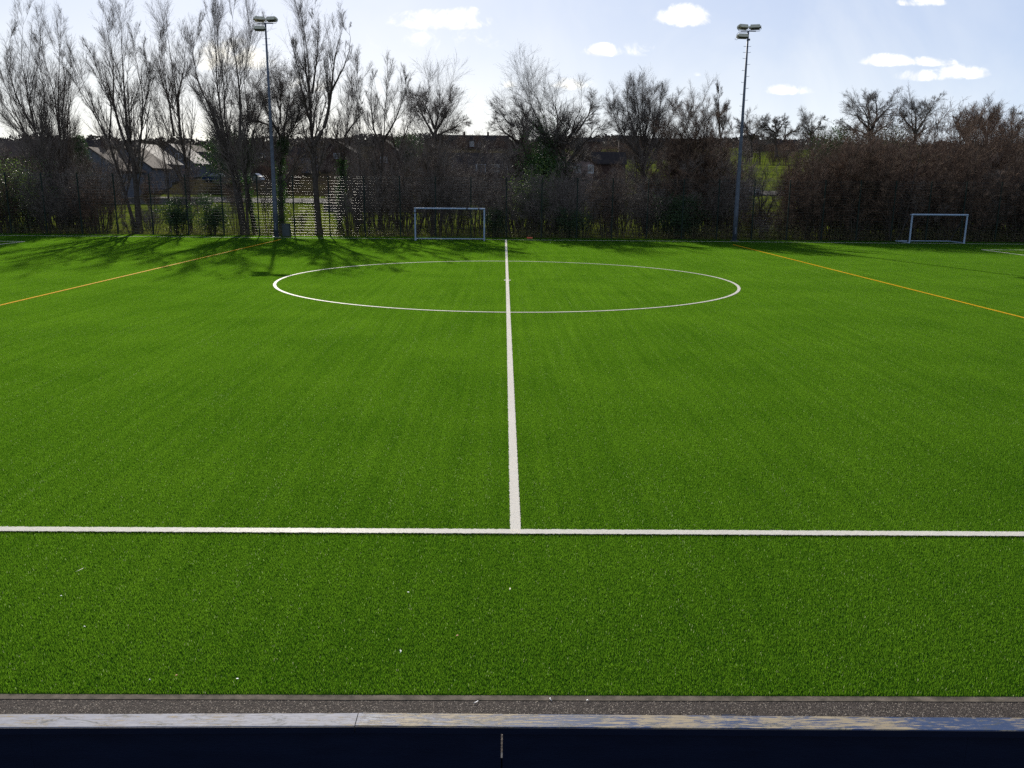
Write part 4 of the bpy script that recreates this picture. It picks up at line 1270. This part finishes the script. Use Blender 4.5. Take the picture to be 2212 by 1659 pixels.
evergreen('evergreen_tree', 'small dark evergreen dome on the skyline left of the left goal', 880, 190, 6.0, 8.0, 9000, size=.18, cat='tree')

# undergrowth along the foot of the fence
und = MB()
n = 40000
ux = rng.uniform(-44, 48, n)
dens_ = .2 + .5 * np.sin(ux * .9) * np.sin(ux * .37 + 1) + (ux > 14) * .7
keep = rng.uniform(0, 1, n) < np.clip(dens_, .12, 1)
ux = ux[keep]
n = len(ux)
hh = rng.gamma(2.0, .13, n) * (1 + 1.3 * (ux > 14))
uy = 65.4 + rng.gamma(1.6, .7, n)
c = np.stack([ux, uy, hh], -1)
u_ = unit(rng.normal(size=(n, 3))) * (0.05 * rng.uniform(.6, 1.4, n))[:, None]
w_ = unit(np.cross(u_, rng.normal(size=(n, 3)))) * .045
und.quadset(c, u_, w_)
ns = 2600
sx_ = rng.uniform(-44, 48, ns)
sy_ = 65.4 + rng.gamma(1.6, .8, ns)
hs = rng.gamma(3, .28, ns)
Pq = np.stack([np.c_[sx_, sy_, np.full(ns, -.05)], np.c_[sx_ + rng.normal(0, .15, ns), sy_, hs * .6], np.c_[sx_ + rng.normal(0, .35, ns), sy_ + rng.normal(0, .2, ns), hs]], 1)
und.tubes(Pq, np.broadcast_to(np.array([.009, .007, .004]), (ns, 3)), 3)
tag(und.build('undergrowth', M['bramble']), 'ragged bramble and dead leaf undergrowth along the foot of the fence', 'undergrowth', kind='stuff')

# ------------------------------------------------------------------ houses
def house(label, px, Y, W, Dp, eave, ridge, rz=0.0, wall='brick', roof='tile_brown', wins=(), chim=None, name='house', group='houses beyond the field', along=False, z=None):
    """gable towards -Y (before rz); along=True turns the ridge along X. wins: (x, z, w, h) on the face towards the camera"""
    x = px_x(px, Y)
    g = float(ground_z(x, Y)) if z is None else z
    r = thing(name, label, 'house', (x, Y, g), rz, group)
    w = MB()
    if along:
        w.box((0, 0, eave / 2 - .5), (W, Dp, eave + 1))
        for s in (-1, 1):
            w.add([[s * W / 2, -Dp / 2, eave], [s * W / 2, Dp / 2, eave], [s * W / 2, 0, ridge - .12]], None, [[0, 1, 2]])
    else:
        w.box((0, 0, eave / 2 - .5), (W, Dp, eave + 1))
        for s in (-1, 1):
            w.add([[-W / 2, s * Dp / 2, eave], [W / 2, s * Dp / 2, eave], [0, s * Dp / 2, ridge - .12]], None, [[0, 1, 2]])
    w.build('wall', M[wall], r)
    o = .35
    rm = MB()
    th_ = .16
    if along:
        sl = (ridge - eave) / (Dp / 2)
        prof = [(-Dp / 2 - o, eave - o * sl), (0, ridge), (Dp / 2 + o, eave - o * sl), (Dp / 2 + o, eave - o * sl + th_), (0, ridge + th_), (-Dp / 2 - o, eave - o * sl + th_)]
        V = [[s * (W / 2 + .2), y, zz_] for s in (-1, 1) for y, zz_ in prof]
    else:
        sl = (ridge - eave) / (W / 2)
        prof = [(-W / 2 - o, eave - o * sl), (0, ridge), (W / 2 + o, eave - o * sl), (W / 2 + o, eave - o * sl + th_), (0, ridge + th_), (-W / 2 - o, eave - o * sl + th_)]
        V = [[xx_, s * (Dp / 2 + .2), zz_] for s in (-1, 1) for xx_, zz_ in prof]
    q = [[0, 1, 4, 5], [1, 2, 3, 4], [6, 11, 10, 7], [7, 10, 9, 8]] + [[i, 6 + i, 6 + (i + 1) % 6, (i + 1) % 6] for i in range(6)]
    ro = rm.add(V, q).build('roof', M[roof], r)
    if chim:
        for cx0, cy0 in chim:
            MB().box((cx0, cy0, ridge + .3), (.7, .55, 1.5)).box((cx0, cy0, ridge + 1.08), (.82, .66, .12)).tube([[cx0, cy0, ridge + 1.1], [cx0, cy0, ridge + 1.45]], .12, 8).build('chimney', M['brick'], ro)
    for (wx, wz, ww, wh) in wins:
        f = MB()
        for bx0, bz0, bw, bh in ((wx, wz + wh / 2, ww + .14, .09), (wx, wz - wh / 2, ww + .14, .12), (wx - ww / 2, wz, .09, wh), (wx + ww / 2, wz, .09, wh), (wx, wz, .07, wh)):
            f.box((bx0, -Dp / 2 - .04, bz0), (bw, .10, bh))
        fo = f.build('window', M['upvc'], r)
        MB().box((wx, -Dp / 2 - .005, wz), (ww, .02, wh)).build('pane', M['glass'], fo)
    return r


W2 = ((-1.9, 4.1, 1.3, 1.1), (1.9, 4.1, 1.3, 1.1), (-1.9, 1.5, 1.5, 1.2))
ez = lambda px, y, Y: float(at(px, y, Y=Y)[2])
def hz(label, px, Y, hw_px, y_ridge, y_eave, Dp, **kw):
    W = 2 * hw_px * Y / F_PX
    if kw.get('along'):
        Dp = 2 * (ez(px, y_ridge, Y) - ez(px, y_eave, Y)) / math.tan(rad(42))
    x = px_x(px, Y)
    g = float(ground_z(x, Y))
    return house(label, px, Y, W, Dp, ez(px, y_eave, Y) - g, ez(px, y_ridge, Y) - g, **kw)


hz('gabled house with a pale sunlit roof, left one of the bright pair', 327, 152, 50, 313, 353, 9, wall='render', roof='tile_grey', wins=((-1.8, 3.4, 1.2, 1.1), (1.6, 3.4, 1.2, 1.1)))
hz('gabled house with a pale sunlit roof, right one of the bright pair', 395, 167, 46, 314, 352, 9, wall='render', roof='tile_grey', wins=((-1.8, 3.4, 1.2, 1.1), (1.6, 3.4, 1.2, 1.1)))
hz('brown roofed gabled house just left of the bright roofs', 300, 141, 54, 320, 362, 8, wall='render', roof='tile_brown', wins=((1.8, 3.2, 1.2, 1.1),))
hz('dull brown roofed house just right of the bright roofs', 428, 182, 42, 315, 350, 9, wall='brick', roof='tile_brown')
hz('brown roofed house left of the forked tree', 232, 132, 60, 322, 368, 8, wall='render', roof='tile_brown', wins=((-1.5, 3.0, 1.2, 1.1), (1.5, 3.0, 1.2, 1.1)), chim=((0, 1),))
hz('long low brown roof at the left edge', 30, 135, 130, 306, 336, 9, wall='brick', roof='tile_brown', along=True, wins=((-2, 3.2, 1.2, 1.1), (4, 3.2, 1.2, 1.1)), chim=((3, 0),))
hz('dark roofed house behind the left conifer', 150, 170, 80, 304, 330, 9, wall='brick', roof='tile_dark', along=True)
hz('white fronted house seen between the left trees near the mast', 470, 175, 48, 330, 355, 8, wall='render', roof='tile_dark', along=True, wins=((-2.5, 2.8, 1.4, 1.1), (2.5, 2.8, 1.4, 1.1)))
hz('brown roofed house directly behind the left mast', 560, 178, 52, 312, 344, 9, wall='brick', roof='tile_brown', along=True, wins=((-2, 3.4, 1.3, 1.1), (2, 3.4, 1.3, 1.1)))
hz('low pale roofed house right of the left mast', 640, 190, 46, 318, 336, 9, wall='render', roof='tile_dark', along=True, chim=((2, 0),))
hz('small gabled house right of the twin stemmed tree', 740, 200, 34, 308, 330, 9, wall='brick', roof='tile_dark', wins=((0, 3.2, 1.3, 1.1),))
hz('gabled house with a white edged gable above the scrub', 838, 185, 30, 304, 330, 9, wall='brick', roof='tile_dark', wins=((0, 3.2, 1.3, 1.1),))
tw = [(x0, 3.6, 1.5, 1.3) for x0 in (-5.4, -3.3, 2.0, 4.2, 6.3)]
hz('long dark roofed terrace with white windows behind the left goal', 1014, 146, 96, 332, 374, 9, wall='brick', roof='tile_dark', along=True, wins=tw, chim=((2.8, 0),))
hz('long skyline house with tall white windows left of the halfway line', 1035, 300, 62, 293, 303, 10, wall='brick', roof='tile_dark', along=True, wins=((-2.4, 1.6, 1.4, 2.0), (-.2, 1.6, 1.4, 2.0)), chim=((-5, 0), (3, 0)))
hz('flat topped skyline house with white eaves between the centre oaks', 1185, 190, 26, 298, 301, 8, wall='brick', roof='tile_dark', along=True, wins=((0.2, 5.2, 1.3, 1.6), (-1.9, 5.2, .5, 3.6)))
hz('pink fronted house with a tiled roof behind the large centre oak', 1222, 140, 22, 340, 352, 10, wall='render_pink', roof='tile_brown', rz=.5, wins=((-1.2, 3.6, 1.0, 1.2), (1.2, 3.6, 1.0, 1.2)))
hz('brick house hidden behind the thicket right of the large oak', 1310, 150, 34, 330, 352, 9, wall='brick', roof='tile_dark', along=True)
hz('dark skyline block left of the fan shaped tree', 1270, 250, 24, 299, 304, 10, wall='brick', roof='tile_dark', along=True)
hz('dark skyline block behind the fan shaped tree', 1360, 250, 28, 294, 300, 10, wall='brick', roof='tile_dark', along=True)
hz('dark skyline house behind the broad brown tree', 1450, 260, 40, 300, 310, 10, wall='brick', roof='tile_dark', along=True)
hz('dark skyline house right of the right mast', 1650, 300, 60, 303, 312, 10, wall='brick', roof='tile_dark', along=True)

# garden and hillside bushes between the houses, copies of the shrubs
G6 = 'garden bushes among the houses on the rise'
k = 0
for i in range(84):
    Y = random.uniform(112, 215)
    px = random.uniform(-60, 1545)
    shrub('garden_bush', 'dark bare bush on the rise among the houses beyond the field', px_x(px, Y), Y, G6, PR[random.choice((1, 3, 4, 0, 1))], random.uniform(.5, .85) * (1.0 if Y < 150 else 1.15))
for i in range(26):
    Y = random.uniform(225, 300)
    px = 820 + i * 24 + random.uniform(-9, 9)
    shrub('garden_bush', 'dark bare bush on the rise among the houses beyond the field', px_x(px, Y), Y, G6, PR[random.choice((1, 3, 4, 0, 1))], random.uniform(.75, 1.0))
G7 = 'bushes at the top of the green hillside on the right'
for i in range(16):
    px = 1540 + i * 24 + random.uniform(-8, 8)
    Y = random.uniform(215, 240)
    shrub('hillside_bush', 'dark bush in the row along the top of the green hillside', px_x(px, Y), Y, G7, PR[random.choice((1, 3, 4))], random.uniform(1.2, 1.7))

# distant woodland on the skyline: one mass
far = MB()
for (Yf, hgt) in ((330, 5.0), (380, 6.0), (430, 7.0)):
    n = 16000
    fx = rng.uniform(-330, 330, n)
    top = hgt * (.55 + .45 * np.abs(np.sin(fx * .045 + Yf)) * np.abs(np.sin(fx * .13 + 2)))
    fz = rng.uniform(0, 1, n) ** .8 * top
    fy = Yf + rng.uniform(-8, 8, n)
    c = np.stack([fx, fy, ground_z(fx, fy) + fz], -1)
    u_ = unit(rng.normal(size=(n, 3))) * (1.0 * rng.uniform(.5, 1.3, n))[:, None]
    w_ = unit(np.cross(u_, rng.normal(size=(n, 3)))) * .7
    far.quadset(c, u_, w_)
tag(far.build('distant_woodland', M['bark']), 'dark band of far woodland along the skyline', 'woodland', kind='stuff')

# ------------------------------------------------------------------ low wall beyond the field
def low_wall(label, pts, h):
    r0 = np.array([px_x(pts[0][0], pts[0][1]), pts[0][1]])
    root = thing('low_wall', label, 'wall', (float(r0[0]), float(r0[1]), float(ground_z(*r0))))
    P = np.array([[px_x(a, b), b] for a, b in pts])
    s_ = np.concatenate([[0], np.cumsum(np.linalg.norm(np.diff(P, axis=0), axis=1))])
    u = np.arange(0, s_[-1], 2.0)
    X = np.interp(u, s_, P[:, 0]); Yv = np.interp(u, s_, P[:, 1])
    wmb, cmb = MB(), MB()
    k = len(u)
    for mb, zlo, zhi, hw in ((wmb, -.3, h, .15), (cmb, h + .002, h + .10, .2)):
        g = ground_z(X, Yv)
        V = np.concatenate([np.c_[X, Yv - hw, g + zlo], np.c_[X, Yv - hw, g + zhi], np.c_[X, Yv + hw, g + zhi], np.c_[X, Yv + hw, g + zlo]]) - np.array([r0[0], r0[1], float(ground_z(*r0))])
        i = np.arange(k - 1)
        mb.add(V, np.concatenate([np.stack([a * k + i, a * k + i + 1, ((a + 1) % 4) * k + i + 1, ((a + 1) % 4) * k + i], -1) for a in range(4)]))
    wmb.build('wall', M['stone'], root)
    cmb.build('coping', M['concrete'], root)
low_wall('low dark wall with a pale top across the field behind the forked tree', [(215, 124), (470, 124)], .8)
low_wall('low dark wall across the field behind the twin stemmed tree', [(700, 112), (1000, 112)], .8)

# ------------------------------------------------------------------ cars
def car(label, px, Y, rz, paint, dz=.05):
    x = px_x(px, Y)
    r = thing('parked_car', label, 'car', (x, Y, float(ground_z(x, Y)) + dz), rz, 'cars parked beyond the field')
    L, W = 4.2, 1.7
    low = [(-L / 2, .35), (-L / 2 + .05, .22), (L / 2 - .05, .22), (L / 2, .38), (L / 2 - .04, .68), (L / 2 - .35, .84), (1.0, .94), (-1.55, .98), (-L / 2 + .06, .92)]
    def side(outline, y0, y1, inset=0.0):
        o = np.array(outline)
        n = len(o)
        V = np.concatenate([np.c_[o[:, 0], np.full(n, y0), o[:, 1]], np.c_[o[:, 0], np.full(n, y1), o[:, 1]]])
        q = [[i, n + i, n + (i + 1) % n, (i + 1) % n] for i in range(n)]
        tr = [[0, i, i + 1] for i in range(1, n - 1)] + [[n, n + i + 1, n + i] for i in range(1, n - 1)]
        return V, q, tr
    b = MB().add(*side(low, -W / 2, W / 2)).build('body', paint, r)
    cab_ = np.array([[1.05, .95], [.35, 1.40], [-1.05, 1.42], [-1.7, .98]])
    n = 4
    V = np.concatenate([np.c_[cab_[:, 0], -W / 2 + .06 + (cab_[:, 1] - .95) * .3, cab_[:, 1]], np.c_[cab_[:, 0], W / 2 - .06 - (cab_[:, 1] - .95) * .3, cab_[:, 1]]])
    MB().add(V, [[i, n + i, n + (i + 1) % n, (i + 1) % n] for i in range(n)] + [[0, 1, 2, 3], [4, 7, 6, 5]]).build('windows', M['glass'], b)
    MB().box((-.35, 0, 1.435), (1.36, W - .42, .03)).build('roof_panel', paint, b)
    for sx in (-1.3, 1.3):
        for sy in (-1, 1):
            w = MB().revolve([(0, -.1), (.28, -.1), (.32, -.06), (.32, .06), (.28, .1), (0, .1)], 14, (sx, sy * (W / 2 - .08), .32), 'y').build('wheel', M['rubber'], r)
            MB().revolve([(0, -.11), (.17, -.11), (.18, -.10)], 10, (sx, sy * (W / 2 - .08), .32), 'y').build('rim', M['silver_car'], w)
    for sy in (-.6, .6):
        MB().box((L / 2 - .03, sy, .62), (.08, .32, .14)).build('headlight', M['upvc'], r)
        MB().box((-L / 2 + .02, sy, .72), (.06, .28, .14)).build('tail_light', M['orange'], r)
car('pale car in front of the green hillside right of the right mast', 1606, 129.5, 0.1, M['white_car'])
car('silver car glinting left of the right mast', 1570, 129.5, 0.0, M['silver_car'])
car('silver car parked far behind the tallest left tree', 548, 156, 2.9, M['silver_car'])
car('dark blue car parked left of the silver one among the left trees', 470, 154, 3.0, M['dark_car'])
